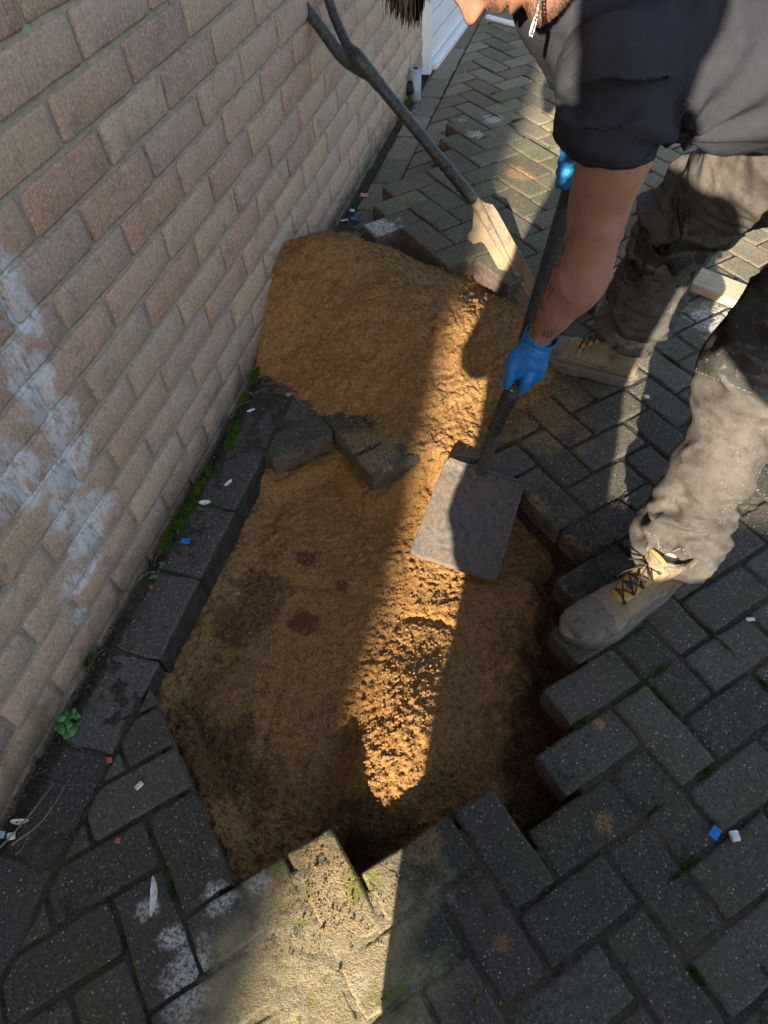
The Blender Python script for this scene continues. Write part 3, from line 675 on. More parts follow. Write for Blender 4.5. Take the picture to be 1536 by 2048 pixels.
# clods and crumbs of sand
def crumbs(name, n, xr, yr, hf, smin, smax, cond, label, mat, mid_=0):
    P = np.c_[RNG.uniform(*xr, n * 3), RNG.uniform(*yr, n * 3)]; P = P[cond(P)][:n]
    z = hf(P); s_ = smin + (smax - smin) * RNG.uniform(0, 1, len(P)) ** 6
    o = link(name, pebbles(name, np.c_[P, z + s_ * .18], s_, .75, True), mat); return tag(o, label, 'sand', kind='stuff')
crumbs('sand_clods', 22000, (.16, .98), (-.54, .56), hole_h, .0018, .011, lambda P: (hole_sd(P) < -.004) & (RNG.uniform(0, 1, len(P)) < np.clip(.35 + sstep(.1, -.3, P[:, 1]) * .65 - .3 * np.exp(-((P[:, 0] - .38) / .12) ** 2 - ((P[:, 1] + .12) / .2) ** 2), 0, 1)), 'loose sand clods at the lower end of the hole', m_sand)
crumbs('sand_crumbs', 34000, (.01, .98), (.55, 1.5), lambda P: np.maximum(heap_h(P), .0005), .0018, .0085, lambda P: (heap_h(P) > -.012 - .02 * (RNG.uniform(0, 1, len(P)) > .75)) & (hole_sd(P) > .004), 'sand crumbs rolled down around the foot of the heap', m_sandheap)
def sprinkle(c, r, n):
    a = RNG.normal(0, 1, (n, 2)) * r + np.array(c); return a
S_ = np.concatenate([sprinkle((.80, .74), (.09, .07), 1500), sprinkle((.62, -.53), (.06, .05), 500), sprinkle((.42, .50), (.07, .03), 350), sprinkle((.95, .30), (.02, .04), 220), sprinkle((.78, -.42), (.02, .05), 160),
                     sprinkle((.93, -.53), (.016, .014), 60), sprinkle((1.08, -.30), (.03, .03), 50), sprinkle((1.06, -.12), (.02, .02), 40), sprinkle((.88, -.42), (.05, .03), 60), sprinkle((.92, -.62), (.03, .02), 70), sprinkle((.5, .6), (.1, .04), 400)])
S_ = S_[hole_sd(S_) > .006]; sz = RNG.uniform(.0014, .0042, len(S_)) * (1 + (RNG.uniform(0, 1, len(S_)) > .95) * 1.4)
o = link('spilt_sand', pebbles('spilt_sand', np.c_[S_, np.full(len(S_), .0035)], sz, .7, True), m_sandheap); tag(o, 'spilt grains of sand scattered over the pavers around the hole', 'sand', kind='stuff')

# ------------------------------------------------------------------ the worker
def V3(*a): return np.array(a, float)
def make_head(name, centre, fwd, up, sc, mat, parent):
    """a head: closed surface with brow, nose, lips, chin; local x left, y forward, z up"""
    nt_, nz_ = 84, 110; v = []
    #      z     half width  front   back
    prof = [(-.128, .030, .050, -.035), (-.118, .044, .071, -.047), (-.105, .052, .082, -.056), (-.09, .057, .083, -.066), (-.072, .061, .085, -.078), (-.05, .066, .090, -.088), (-.03, .069, .092, -.094),
            (0, .071, .090, -.098), (.02, .073, .091, -.101), (.04, .0755, .094, -.102), (.06, .077, .092, -.100), (.085, .074, .083, -.092), (.105, .064, .066, -.075), (.12, .045, .043, -.05), (.128, .02, .018, -.022), (.130, .004, .004, -.004)]
    pz = np.array([q[0] for q in prof])
    t_ = np.linspace(0, 1, nz_); zs_ = -.128 + .258 * (t_ - .08 * np.sin(2 * np.pi * t_) / 2)
    hw, fr, bk = (np.interp(zs_, pz, [q[k] for q in prof]) for k in (1, 2, 3))
    g = lambda x, s_: np.exp(-(x / s_) ** 2)
    for iz in range(nz_):
        z = zs_[iz]
        for it in range(nt_):
            a = 2 * math.pi * it / nt_; sx, cy = math.sin(a), math.cos(a)
            ex = 2.25; rr_ = (abs(sx) ** ex + abs(cy) ** ex) ** (-1 / ex)
            x = hw[iz] * sx * rr_; y = (fr[iz] if cy > 0 else -bk[iz]) * cy * rr_
            if cy > 0:
                nose = g(x, .0095 + .0075 * g(z + .030, .013)) * (.0085 * g(z + .027, .0115) + .0175 * max(0, min(1, (.030 - z) / .052)) * (1 if z > -.034 else max(0, 1 - (-.034 - z) / .007)))
                alar = .010 * (g(x - .0145, .006) + g(x + .0145, .006)) * g(z + .034, .008)
                lips = g(x, .021) * (.0065 * g(z + .0585, .0042) + .0085 * g(z + .070, .0048) - .0055 * g(z + .0640, .0018)) 
                philt = -.0012 * g(x, .004) * g(z + .049, .006) + .003 * g(x, .03) * g(z + .052, .011)
                chin = .010 * g(x, .024) * g(z + .101, .016) - .0055 * g(x, .026) * g(z + .083, .0060)
                eye = -.0125 * (g(x - .032, .014) + g(x + .032, .014)) * g(z - .008, .0115) + .0065 * (g(x - .032, .0105) + g(x + .032, .0105)) * g(z - .007, .0070)
                brow = .0055 * g(abs(x) - .030, .019) * g(z - .030, .0075); cheek = .0045 * (g(x - .047, .014) + g(x + .047, .014)) * g(z + .018, .018)
                nost = -.006 * (g(x - .0075, .0032) + g(x + .0075, .0032)) * g(z + .0415, .0030)
                y += nose + alar + lips + philt + chin + eye + brow + cheek + nost
            v.append((x, y, z))
    f = []
    for iz in range(nz_ - 1):
        for it in range(nt_): f.append((iz * nt_ + it, iz * nt_ + (it + 1) % nt_, (iz + 1) * nt_ + (it + 1) % nt_, (iz + 1) * nt_ + it))
    f.append(tuple(range(nt_))[::-1]); f.append(tuple((nz_ - 1) * nt_ + k for k in range(nt_)))
    F = Vector(fwd).normalized(); U = Vector(up); U = (U - F * U.dot(F)).normalized(); Lf = U.cross(F) * 1.0
    # x left, y forward, z up  (left = up x forward)
    Mx = Matrix((Lf, F, U)).transposed().to_4x4(); Mx.translation = Vector(centre); Mx = Mx @ Matrix.Scale(sc, 4)
    return v, f, Mx

worker = empty('person', (1.1, .55, 0))
tag(worker, 'worker in grey t-shirt and dust-covered work trousers bending over the hole with blue gloves', 'person')
WL = worker.location.copy()
def wp_(o):                                                 # parent keeping place
    o.parent = worker; o.location = o.location - WL; return o
HEADC = Vector((0.656, 0.322, 1.017)) ; HF = Vector((-.27, -.20, -.94)).normalized(); HU = Vector((-1, .04, .30))
HS = 1.10
HU = (HU - HF * HU.dot(HF)).normalized()
HEADC = HEADC - (HF * .1175 - HU * .026) * HS + Vector((0, 0, .004))
hv, hf, HM = make_head('head', HEADC, HF, HU, HS, m_skin, None)
# body under the clothes: one mesh: neck, trunk, arms, legs
bm = bmesh.new()
SHL, SHR = Vector((.858, .31, .975)), Vector((.87, .66, .955))
tube(bm, [HEADC + HM.to_3x3() @ Vector((0, -.03, -.05)), HEADC + HM.to_3x3() @ Vector((0, -.035, -.105)), (.79, .455, 1.03), (.87, .49, .975)], [.056, .056, .060, .075], sub=4)
tube(bm, [(.86, .49, .965), (1.0, .53, .955), (1.18, .56, .93), (1.34, .57, .90)], [(.15, .085), (.155, .09), (.135, .085), (.14, .095)], sub=3, ref=(0, 0, 1))
LA = [SHL, (0.863, 0.294, 0.941), (0.869, 0.315, 0.886), (0.867, 0.360, 0.793), (0.869, 0.388, 0.711), (0.863, 0.409, 0.627), (0.836, 0.435, 0.539), (0.813, 0.461, 0.461), (0.804, 0.461, 0.432)]
LR = [.046, .0470, .0545, .0475, .0450, .0500, .0375, (.0285, .0255), (.0285, .0245)]
tube(bm, LA, LR, sub=5, n=24)
RA = [SHR, (.92, .80, .83), (.93, .83, .78), (.88, .755, .745), (.842, .69, .73)]
tube(bm, RA, [.058, .047, .045, .036, .028], sub=4)
for kn, an, hp in (((1.20, .42, .50), (1.165, .245, .11), (1.34, .47, .88)), ((1.085, .93, .49), (1.04, .935, .11), (1.32, .67, .87))):
    tube(bm, [hp, kn, an], [.07, .042, .034], sub=3)
me = remesh(bm, .007, 5, .5, 'body')
v, n_ = getv(me)
# muscle and tendon relief on the arm
v += n_ * (fbm(v, 16, 2, 3) * .0026 + fbm(v, 60, 2, 4) * .0006 + .0016 * np.exp(-(np.abs(vn(v * np.array((1, 1, .45)), 26, 77)) / .10) ** 2))[:, None]; setv(me, v)
# merge the head surface into the same mesh
bmh = bmesh.new(); bmh.from_mesh(me)
hb = [bmh.verts.new(HM @ Vector(q)) for q in hv]
for q in hf: bmh.faces.new([hb[i] for i in q])
me2 = bpy.data.meshes.new('body'); bmesh.ops.recalc_face_normals(bmh, faces=bmh.faces); bmh.to_mesh(me2); bmh.free()
me2.polygons.foreach_set('use_smooth', [True] * len(me2.polygons))
body = wp_(link('body', me2, m_skin)); BODY = on_mesh(me2)
me2.materials.append(m_lip)
MI = HM.inverted()
for q in me2.polygons:
    c = MI @ q.center
    if c.y > .06 and abs(c.x) < .0235 and ((c.z > -.0745 and c.z < -.0545)) and abs(c.z + .0645) < .0105 * (1 - (abs(c.x) / .0245) ** 2) and c.y > .085: q.material_index = 1
# eyes, ears
for sx in (-1, 1):
    bm = bmesh.new(); ball(bm, HM @ Vector((sx * .032, .0745, .007)), .0105 * HS, seg=16); fin('eye', bm, m_white, body, True)
    bm = bmesh.new()
    tube(bm, [HM @ Vector((sx * .070, -.004, .022)), HM @ Vector((sx * .082, -.018, .026)), HM @ Vector((sx * .084, -.026, .005)), HM @ Vector((sx * .078, -.014, -.022)), HM @ Vector((sx * .070, -.003, -.030))], [.006, .007, .0065, .006, .005], sub=3, n=8)
    ball(bm, HM @ Vector((sx * .072, -.010, -.002)), .02, (.4, .8, 1.1), 10)
    fin('ear', bm, m_skin, body, True)
# hair: skull cap plus a few hundred locks, long over the forehead
bm = bmesh.new(); n0 = 0
def lock(base, dirs, ln, wd):
    p0 = Vector(base); d = Vector(dirs).normalized(); side = d.cross(Vector((random.uniform(-1, 1), random.uniform(-1, 1), random.uniform(-1, 1)))).normalized()
    up_ = d.cross(side); pr = None
    for k, (t, w_) in enumerate(((0, 1), (.35, 1), (.7, .75), (1, .08))):
        c = p0 + d * ln * t + Vector(fwdcurve) * (t * t) * ln
        ring = [bm.verts.new(c + side * wd * w_), bm.verts.new(c + up_ * wd * w_), bm.verts.new(c - side * wd * w_)]
        if pr:
            for a in range(3): bm.faces.new((pr[a], pr[(a + 1) % 3], ring[(a + 1) % 3], ring[a]))
        pr = ring
M3 = HM.to_3x3()
for k in range(3400):
    th = random.uniform(0, 2 * math.pi); zz = random.uniform(-.045, 1); 
    zloc = .035 + .095 * zz if zz > 0 else .035 + zz
    if math.cos(th) > .35 and zloc < .078: continue
    if math.cos(th) > -.2 and zloc < .03: continue
    rad = math.sqrt(max(0, 1 - max(0, (zloc - .02) / .112) ** 2)); x = .078 * math.sin(th) * rad; y = (.094 if math.cos(th) > 0 else .104) * math.cos(th) * rad
    nrm = Vector((x, y, max(0, zloc - .02) * 1.2)).normalized()
    front = max(0, y / .094)
    fwdcurve = M3.normalized() @ Vector((.0, .05 + .50 * front, -.55 * (1 - front) - .15))
    lock(HM @ Vector((x, y, zloc)), M3.normalized() @ (nrm * .7 + Vector((random.uniform(-.3, .3), .15 + front * .9, random.uniform(-.4, .1) - .5 * (1 - front)))), (.014 + .008 * front) * random.uniform(.7, 1.25), random.uniform(.0022, .0042))
for k in range(800):                                        # fringe hanging off the forehead
    x = random.uniform(-.058, .058); z = random.uniform(.046, .080); y = .093 - .35 * max(0, z - .07) - .06 * (abs(x) / .058) ** 2 * .4
    fwdcurve = HF * .35 + Vector((random.uniform(-.1, .1), random.uniform(-.1, .1), -.3))
    lock(HM @ Vector((x, y - .006, z)), HF * 1.0 + HU * random.uniform(-.65, -.15) + HM.to_3x3().normalized() @ Vector((random.uniform(-.25, .25), 0, 0)), random.uniform(.018, .040), random.uniform(.0020, .0034))
hv2 = ball(bm, (0, 0, 0), 1, seg=24)
for q in hv2: q.co = HM @ Vector((q.co.x * .079, q.co.y * .098 - .004, q.co.z * .100 + .036)) if q.co.y < .55 or q.co.z > .3 else HM @ Vector((q.co.x * .06, q.co.y * .06, q.co.z * .04 + .08))
wp_(fin('hair', bm, m_hair, None, True))
# stubble on lip, jaw and chin: short hairs standing on the skin
bm = bmesh.new(); cnt = 0
for k in range(6500):
    x = random.uniform(-.072, .072); z = random.uniform(-.126, -.036)
    y0 = .15; o_ = HM @ Vector((x * .6, y0, z)); d_ = (HM @ Vector((x * 1.3, .02, z + random.uniform(-.01, .01)))) - o_
    hit = BODY.ray_cast(o_, d_.normalized(), .3)
    if not hit[0]: continue
    lc = MI @ hit[0]
    dens = max(math.exp(-((lc.z + .049) / .007) ** 2) * math.exp(-(lc.x / .028) ** 2) * .8, (1 if lc.z < -.080 else 0) * .9, (1 if abs(lc.x) > .045 and lc.z < -.03 else 0) * .55)
    if lc.y > .09 and abs(lc.x) < .022 and -.076 < lc.z < -.054: continue
    if random.random() > dens: continue
    n1 = (hit[1] * 1 + M3.normalized() @ Vector((0, .1, -.9))).normalized(); s_ = n1.orthogonal().normalized() * .00045; p0 = hit[0] - hit[1] * .0005; ln = random.uniform(.002, .005)
    a, b, c = bm.verts.new(p0 + s_), bm.verts.new(p0 - s_), bm.verts.new(p0 + n1 * ln + hit[1] * .001); bm.faces.new((a, b, c)); bm.faces.new((b, a, bm.verts.new(p0 + n1 * ln * .9 + hit[1] * .0012)))
wp_(fin('beard', bm, m_beard))
# eyebrows
bm = bmesh.new(); fwdcurve = Vector((0, 0, 0))
for sx in (-1, 1):
    for k in range(90):
        x = random.uniform(.014, .052) * sx; z = .028 + .006 * math.sin((abs(x) - .014) * 60) + random.uniform(-.003, .003)
        h_ = BODY.ray_cast(HM @ Vector((x, .16, z)), -HF, .3)
        if h_[0]: lock(h_[0], M3.normalized() @ Vector((sx, .35, .25)), .009, .0005)
wp_(fin('eyebrows', bm, m_hair))
bm = bmesh.new(); fwdcurve = Vector((0, 0, 0)); A_, B2 = Vector((0.869, 0.388, 0.711)), Vector((0.818, 0.455, 0.481))
for k in range(1500):
    t = random.random(); c = A_.lerp(B2, t); a = random.uniform(0, 6.28); d = (cr * math.cos(a) + cu.cross(cr) * math.sin(a))
    h = BODY.ray_cast(c + d * .09, -d, .1)
    if h[0]:
        dr = ((B2 - A_).normalized() + cr * random.uniform(-.1, .7) + h[1] * .25).normalized(); fwdcurve = -h[1] * .15; lock(h[0], dr, random.uniform(.006, .013), .00028)
o = wp_(fin('arm_hair', bm, m_hair)); o['kind'] = 'stuff'
# chain round the neck
bm = bmesh.new(); NC = [Vector(q) for q in ((0.745, 0.278, 1.091), (0.749, 0.248, 1.080), (0.750, 0.229, 1.071), (0.750, 0.217, 1.063), (0.748, 0.215, 1.055), (0.747, 0.213, 1.048))]
pts = []
for a, b in zip(NC, NC[1:]):
    for k in range(5): pts.append(a.lerp(b, k / 5))
for k, c in enumerate(pts):
    t = (pts[min(k + 1, len(pts) - 1)] - pts[max(0, k - 1)]).normalized(); s_ = t.cross(cf).normalized(); u_ = t.cross(s_)
    if k % 2: s_, u_ = (s_ + u_ * .8).normalized(), (u_ - s_ * .8).normalized()
    ring = [c + t * (.0042 * math.cos(a)) + s_ * (.0026 * math.sin(a)) for a in [q * math.pi / 5 for q in range(11)]]
    tube(bm, ring, [.0009] * 11, ref=tuple(u_), n=5, cap='flat')
wp_(fin('neck_chain', bm, m_silver, None, True))

# ---- t-shirt
bm = bmesh.new()
tube(bm, [(.775, .455, 1.02), (.83, .475, .985), (.90, .50, .965), (1.02, .535, .955), (1.15, .56, .945), (1.28, .575, .93), (1.40, .58, .905)],
     [(.105, .075), (.165, .100), (.195, .112), (.195, .120), (.185, .125), (.180, .130), (.180, .130)], sub=4, n=32, power=2.3)
SL = [SHL + Vector((.02, .05, .0)), SHL, Vector((0.856, 0.289, 0.958)), Vector((0.866, 0.308, 0.913))]
tube(bm, SL, [.075, .080, .073, .0745], sub=4, n=28, cap='flat')
SRp = [SHR + Vector((0, -.05, 0)), SHR, Vector((.905, .755, .865))]
tube(bm, SRp, [.075, .078, .072], sub=4, n=24, cap='flat')
me = remesh(bm, .0065, 6, .5, 'tshirt'); v, n_ = getv(me)
ax = (Vector((0.866, 0.308, 0.913)) - Vector((0.856, 0.289, 0.958))).normalized(); end = np.array((0.866, 0.308, 0.913)); axn = np.array(ax)
# hollow the sleeve mouth so that it hangs open round the arm
d_ = (v - end) @ axn; rad_ = np.linalg.norm((v - end) - d_[:, None] * axn, axis=1)
m1 = (d_ > -.012) & (rad_ < .064) & (d_ < .02); v[m1] -= axn * .030
# folds radiating from the armpit, and slack across the belly
arm = np.array((.955, .38, .895)); dd = np.linalg.norm(v - arm, axis=1)
ang = np.arctan2((v - arm)[:, 2], (v - arm)[:, 0])
fold = 1.5 * np.sin(ang * 9 + 1.4 * vn(v, 9, 3)) * np.exp(-(dd / .16) ** 2) * sstep(.01, .06, dd) * .0075
slack = fbm(v * np.array((1.3, 1, .45)), 9, 3, 5) * .013 - .009 * np.exp(-(np.abs(vn(v * np.array((1.5, 1.2, .5)), 6.5, 91)) / .13) ** 2) + fbm(v * np.array((.6, 1, 1.6)), 22, 2, 9) * .0035
v += n_ * (fold + slack * sstep(.03, .15, dd))[:, None]; setv(me, v)
tshirt = wp_(link('tshirt', me, m_shirt))
SH = on_mesh(me)
def seam(bvh, path, r, name, mat, parent, lift=.0008, dash=None, back=.3):
    """a sewn line following the cloth: path points are pulled onto the surface"""
    bm = bmesh.new(); P = []
    for a, b in zip(path, path[1:]):
        a, b = Vector(a), Vector(b); n = max(2, int((b - a).length / .006))
        for k in range(n):
            h = bvh.find_nearest(a.lerp(b, k / n)); 
            if h[0]: P.append(h[0] + h[1] * lift)
    if dash:
        for k in range(0, len(P) - 1, 2): tube(bm, [P[k], P[k].lerp(P[k + 1], .8)], [r, r], n=5, cap='flat')
    else: tube(bm, P, [r] * len(P), n=6, cap='flat')
    return wp_(fin(name, bm, mat, None, True)) if parent is None else fin(name, bm, mat, parent, True)
m_seam = simple('shirt_seam', (.020, .020, .025), .95, .1)
seam(SH, [(0.812, 0.268, 1.067), (0.799, 0.271, 1.047), (0.788, 0.285, 1.022), (0.783, 0.294, 0.992)], .0016, 'shoulder_seam', m_seam, tshirt, .0002)
hem = []
for k in range(29):
    a = 2 * math.pi * k / 28; s1 = ax.orthogonal().normalized(); s2 = ax.cross(s1); c = Vector((0.866, 0.308, 0.913)) - ax * .016
    h = SH.find_nearest(c + (s1 * math.cos(a) + s2 * math.sin(a)) * .085); hem.append(h[0] + h[1] * .0004)
bm = bmesh.new(); tube(bm, hem, [.0012] * len(hem), n=5, cap='flat'); fin('sleeve_hem', bm, m_seam, tshirt, True)
# shirt tail
# ---- trousers
bm = bmesh.new()
HPL, KNL, ANL = Vector((1.345, .475, .88)), Vector((1.212, .425, .50)), Vector((1.168, .262, .155))
HPR, KNR, ANR = Vector((1.315, .68, .87)), Vector((1.088, .925, .49)), Vector((1.040, .945, .165))
tube(bm, [HPL, HPL.lerp(KNL, .5), KNL, KNL.lerp(ANL, .5) + Vector((.006, 0, 0)), ANL, ANL + Vector((-.008, -.024, -.058))], [.112, .102, .086, .078, .074, .073], sub=5, n=28)
tube(bm, [HPR, HPR.lerp(KNR, .5) + Vector((0, 0, .005)), KNR, KNR.lerp(ANR, .5) + Vector((.0, .0, 0)), ANR, ANR + Vector((-.004, -.004, -.045))], [.118, .108, .094, .090, .078, .072], sub=5, n=28)
tube(bm, [(1.27, .59, .905), (1.40, .59, .87), (1.48, .58, .85)], [(.165, .125), (.185, .14), (.15, .12)], sub=3, n=28)
me = remesh(bm, .0065, 5, .5, 'trousers'); v, n_ = getv(me)
def limbfold(v, A, B_, C_, amp, seed):
    out = np.zeros(len(v))
    for a, b, fr_ in ((A, B_, 0), (B_, C_, 1)):
        a, b = np.array(a), np.array(b); e = b - a; L = np.linalg.norm(e); e /= L
        t = (v - a) @ e; rad = np.linalg.norm(v - a - t[:, None] * e, axis=1)
        w_ = (rad < .14) & (t > -.03) & (t < L + .1)
        q = v + e * (t * 1.1)[:, None] + np.stack([vn(v, 7, 61), vn(v, 7, 62), vn(v, 7, 63)], 1) * .03
        base = 1 - np.abs(vn(q, 9, seed + fr_)) * 2.6 + .5 * (1 - np.abs(vn(q, 19, seed + 30 + fr_)) * 3)
        near = np.exp(-((t - (L if fr_ == 0 else 0)) / .10) ** 2) + (np.exp(-((t - L) / .10) ** 2) * 1.2 if fr_ else 0)
        base = np.sign(base) * np.abs(base) ** .8; out = np.where(w_, amp * (base * (.35 + near) + .10 * fbm(q, 24, 2, seed + 9)), out)
    return out
dl = np.abs(v[:, 1] - .62)
isL = np.linalg.norm(v - np.array(KNL.lerp(ANL, .5)), axis=1) < np.linalg.norm(v - np.array(KNR.lerp(ANR, .5)), axis=1)
fl = np.where(isL, limbfold(v, HPL, KNL, ANL, .0135, 3), limbfold(v, HPR, KNR, ANR, .0135, 7))
v += n_ * (fl + fbm(v, 12, 3, 8) * .006)[:, None]
# cuffs: hollow underneath, standing off the boot
for an, dz_ in ((ANL, (-.008, -.024, -.058)), (ANR, (-.004, -.004, -.045))):
    e = np.array(Vector(dz_).normalized()); c = np.array(an + Vector(dz_)); t = (v - c) @ e; rad = np.linalg.norm(v - c - t[:, None] * e, axis=1)
    m1 = (t > -.015) & (t < .09) & (rad < .085); cap_ = m1 & (t > .004)
    v[cap_] -= e * (t[cap_] - .004)[:, None]
    m2 = m1 & (rad < .060); v[m2] -= e * .03
setv(me, v); TR = on_mesh(me)
trousers = wp_(link('trousers', me, m_trouser))
def panel(bvh, centre, ax_, up_, w_, h_, name, mat, lift=.0022, n=14):
    """a sewn-on patch of cloth that follows the leg"""
    c = Vector(centre); nn = bvh.find_nearest(c)[1]; u = Vector(up_); u = (u - nn * u.dot(nn)).normalized(); s_ = nn.cross(u); v, f = [], []
    for j in range(n + 1):
        for i in range(n + 1):
            a, b = (i / n - .5), (j / n - .5); k = 1 - .12 * abs(b) * 2
            q = c + s_ * a * w_ * k + u * b * h_ + nn * .05
            h = bvh.ray_cast(q, -nn, .2); hh = h if h[0] else bvh.find_nearest(q)
            edge = min(i, j, n - i, n - j) == 0
            v.append(hh[0] + hh[1] * (lift if not edge else -.0012))
    for j in range(n):
        for i in range(n): q = j * (n + 1) + i; f.append((q, q + 1, q + n + 2, q + n + 1))
    me = pydata(name, v, f, True); o = link(name, me, mat, trousers)
    return o, [Vector(v[i]) for i in list(range(n + 1)) + [k * (n + 1) + n for k in range(1, n + 1)] + [n * (n + 1) + k for k in range(n - 1, -1, -1)] + [k * (n + 1) for k in range(n - 1, -1, -1)]]
m_stitch = simple('grey_stitching', (.24, .22, .19), .9, .2)
def tseam(path, name='stitching', r=.0007, lift=.0003, dash=True, mat=None):
    o = seam(TR, path, r, name, mat or m_stitch, trousers, lift, dash); o['kind'] = 'stuff'; return o
o, rim = panel(TR, Vector((1.073, 0.879, 0.421)), None, KNR - ANR, .17, .25, 'knee_panel', m_kneepad); tseam(rim)
o, rim = panel(TR, Vector((1.137, 0.404, 0.584)), None, KNL - ANL, .16, .20, 'knee_panel', m_kneepad); tseam(rim)
for dx in (0, 5):
    tseam([(1.212, 0.493, 0.532), (1.206, 0.417, 0.451), (1.206, 0.349, 0.387), (1.212, 0.311, 0.332), (1.208, 0.260, 0.269), (1.195, 0.220, 0.204)] if not dx else [(1.224, 0.505, 0.525), (1.219, 0.429, 0.444), (1.219, 0.359, 0.379), (1.226, 0.321, 0.324), (1.222, 0.266, 0.257), (1.207, 0.226, 0.193)])
    tseam([(1.152, 0.912, 0.491), (1.136, 0.881, 0.434), (1.121, 0.838, 0.354), (1.111, 0.820, 0.267)] if not dx else [(1.163, 0.913, 0.490), (1.147, 0.882, 0.432), (1.132, 0.839, 0.352), (1.124, 0.821, 0.265)])
tseam([(1.074, 0.196, 0.214), (1.125, 0.184, 0.200), (1.194, 0.201, 0.177)])
bm = bmesh.new(); cc = Vector((1.116, 0.398, 0.445))
tube(bm, [cc + cr * (.011 * math.cos(a)) + cu * (.016 * math.sin(a)) for a in [q * math.pi / 8 for q in range(17)]], [.0013] * 17, n=6, cap='flat'); fin('key_ring', bm, m_dark, trousers, True)
# ---- gloves
def hand(name, wrist, knuck, fingers, thumb, palm, mat, cuff=None, wr=.028):
    bm = bmesh.new()
    tube(bm, [wrist, wrist.lerp(palm, .5), palm, palm.lerp(knuck, .8)], [(wr, wr), (.034, .028), (.041, .024), (.040, .019)], ref=tuple(PN), sub=4, n=20)
    for fp, fr_ in fingers + [thumb]: tube(bm, fp, fr_, sub=3, n=12)
    me = remesh(bm, .0026, 3, .5, name); v, n_ = getv(me)
    v += n_ * (fbm(v, 60, 3, 6) * .0013 + np.maximum(0, fbm(v, 110, 2, 16)) * .0008)[:, None]
    dw = np.linalg.norm(v - np.array(wrist), axis=1)
    e = np.array((palm - wrist).normalized()); t = (v - np.array(wrist)) @ e
    v += n_ * (np.sin(t * 1150 + 1.5 * vn(v, 40, 2)) * .0011 * np.exp(-((t - .018) / .020) ** 2))[:, None]
    setv(me, v); return wp_(link(name, me, mat))
PN = cf
G0, G1 = Vector((0.773, 0.427, 0.318)), Vector((0.824, 0.774, 0.668))     # black grip: low end, high end
sdir = (G1 - G0).normalized()
Wr = Vector((0.811, 0.461, 0.443)); Pm = Vector((0.795, 0.441, 0.406)); Kn = Vector((0.785, 0.432, 0.376))
fing = [([Vector((0.808, 0.444, 0.405)), Vector((0.807, 0.424, 0.387)), Vector((0.801, 0.413, 0.375)), Vector((0.796, 0.413, 0.353))], [.0125, .0118, .0112, .0095]),
        ([Vector((0.819, 0.456, 0.405)), Vector((0.824, 0.443, 0.382)), Vector((0.813, 0.441, 0.358)), Vector((0.793, 0.445, 0.346))], [.0125, .012, .011, .0095]),
        ([Vector((0.823, 0.474, 0.405)), Vector((0.829, 0.467, 0.380)), Vector((0.816, 0.472, 0.354)), Vector((0.793, 0.473, 0.348))], [.012, .0115, .0105, .009]),
        ([Vector((0.824, 0.491, 0.405)), Vector((0.828, 0.487, 0.382)), Vector((0.817, 0.491, 0.362)), Vector((0.798, 0.494, 0.356))], [.011, .0105, .0095, .008])]
thb = ([Vector((0.782, 0.447, 0.420)), Vector((0.769, 0.429, 0.400)), Vector((0.766, 0.420, 0.378)), Vector((0.763, 0.416, 0.355))], [.0150, .0135, .0125, .0100])
gl = hand('glove', Wr, Kn, fing, thb, Pm, m_glove)
# rolled cuff of the left glove
bm = bmesh.new(); fa = (Vector((0.813, 0.461, 0.461)) - Vector((0.804, 0.461, 0.432))).normalized(); c0 = Vector((0.812, 0.460, 0.451)); s1 = fa.cross(cf).normalized(); s2 = fa.cross(s1)
ringp = []
for lev, rr in ((-.020, .0310), (-.006, .0318), (.006, .0332), (.0085, .0326), (.005, .0312)):
    ringp.append([bm.verts.new(c0 + fa * (lev + .004 * math.sin(a * 2 + 1)) + s1 * rr * math.cos(a) * 1.04 + s2 * rr * .94 * math.sin(a)) for a in [k * math.pi / 16 for k in range(32)]])
for a, b in zip(ringp, ringp[1:]):
    for k in range(32): bm.faces.new((a[k], a[(k + 1) % 32], b[(k + 1) % 32], b[k]))
fin('cuff', bm, m_glove, gl, True)
o = None
# right hand on the top of the handle
PN = Vector((0, 0, 1)); Wr = Vector((.839, .70, .735)); Pm = Vector((.830, .665, .735)); Kn = Vector((.824, .630, .735))
fing = [([Vector((.824, .640, .745 - .019 * k)), Vector((.809, .620, .742 - .019 * k)), Vector((.796, .632, .738 - .019 * k)), Vector((.799, .655, .737 - .019 * k))], [.0115, .011, .0105, .009]) for k in range(4)]
thb = ([Vector((.839, .66, .75)), Vector((.849, .63, .752)), Vector((.836, .612, .748)), Vector((.819, .605, .742))], [.014, .013, .0115, .010])
hand('glove', Wr, Kn, fing, thb, Pm, m_glove)
# pen marks on the inside of the wrist: letters as thin raised strokes on the skin
m_ink = simple('wrist_ink', (.10, .045, .035), .7, .2)
def letters(strokes, name):
    bm = bmesh.new()
    for st in strokes:
        P = []
        for a, b in zip(st, st[1:]):
            for k in range(4):
                q = Vector(a).lerp(Vector(b), k / 3); d = (q - CAM).normalized(); h = BODY.ray_cast(CAM, d, 3)
                if h[0]: P.append(h[0] + h[1] * .0003)
        if len(P) > 1: tube(bm, P, [.0007] * len(P), n=4, cap='flat')
    o = fin(name, bm, m_ink, body); return o
letters([[(0.796, 0.392, 0.503), (0.798, 0.407, 0.514), (0.803, 0.395, 0.504)], [(0.800, 0.391, 0.501), (0.801, 0.401, 0.508)]], 'wrist_letter')
letters([[(0.817, 0.397, 0.502), (0.817, 0.407, 0.509), (0.826, 0.399, 0.501), (0.826, 0.410, 0.509)]], 'wrist_letter')
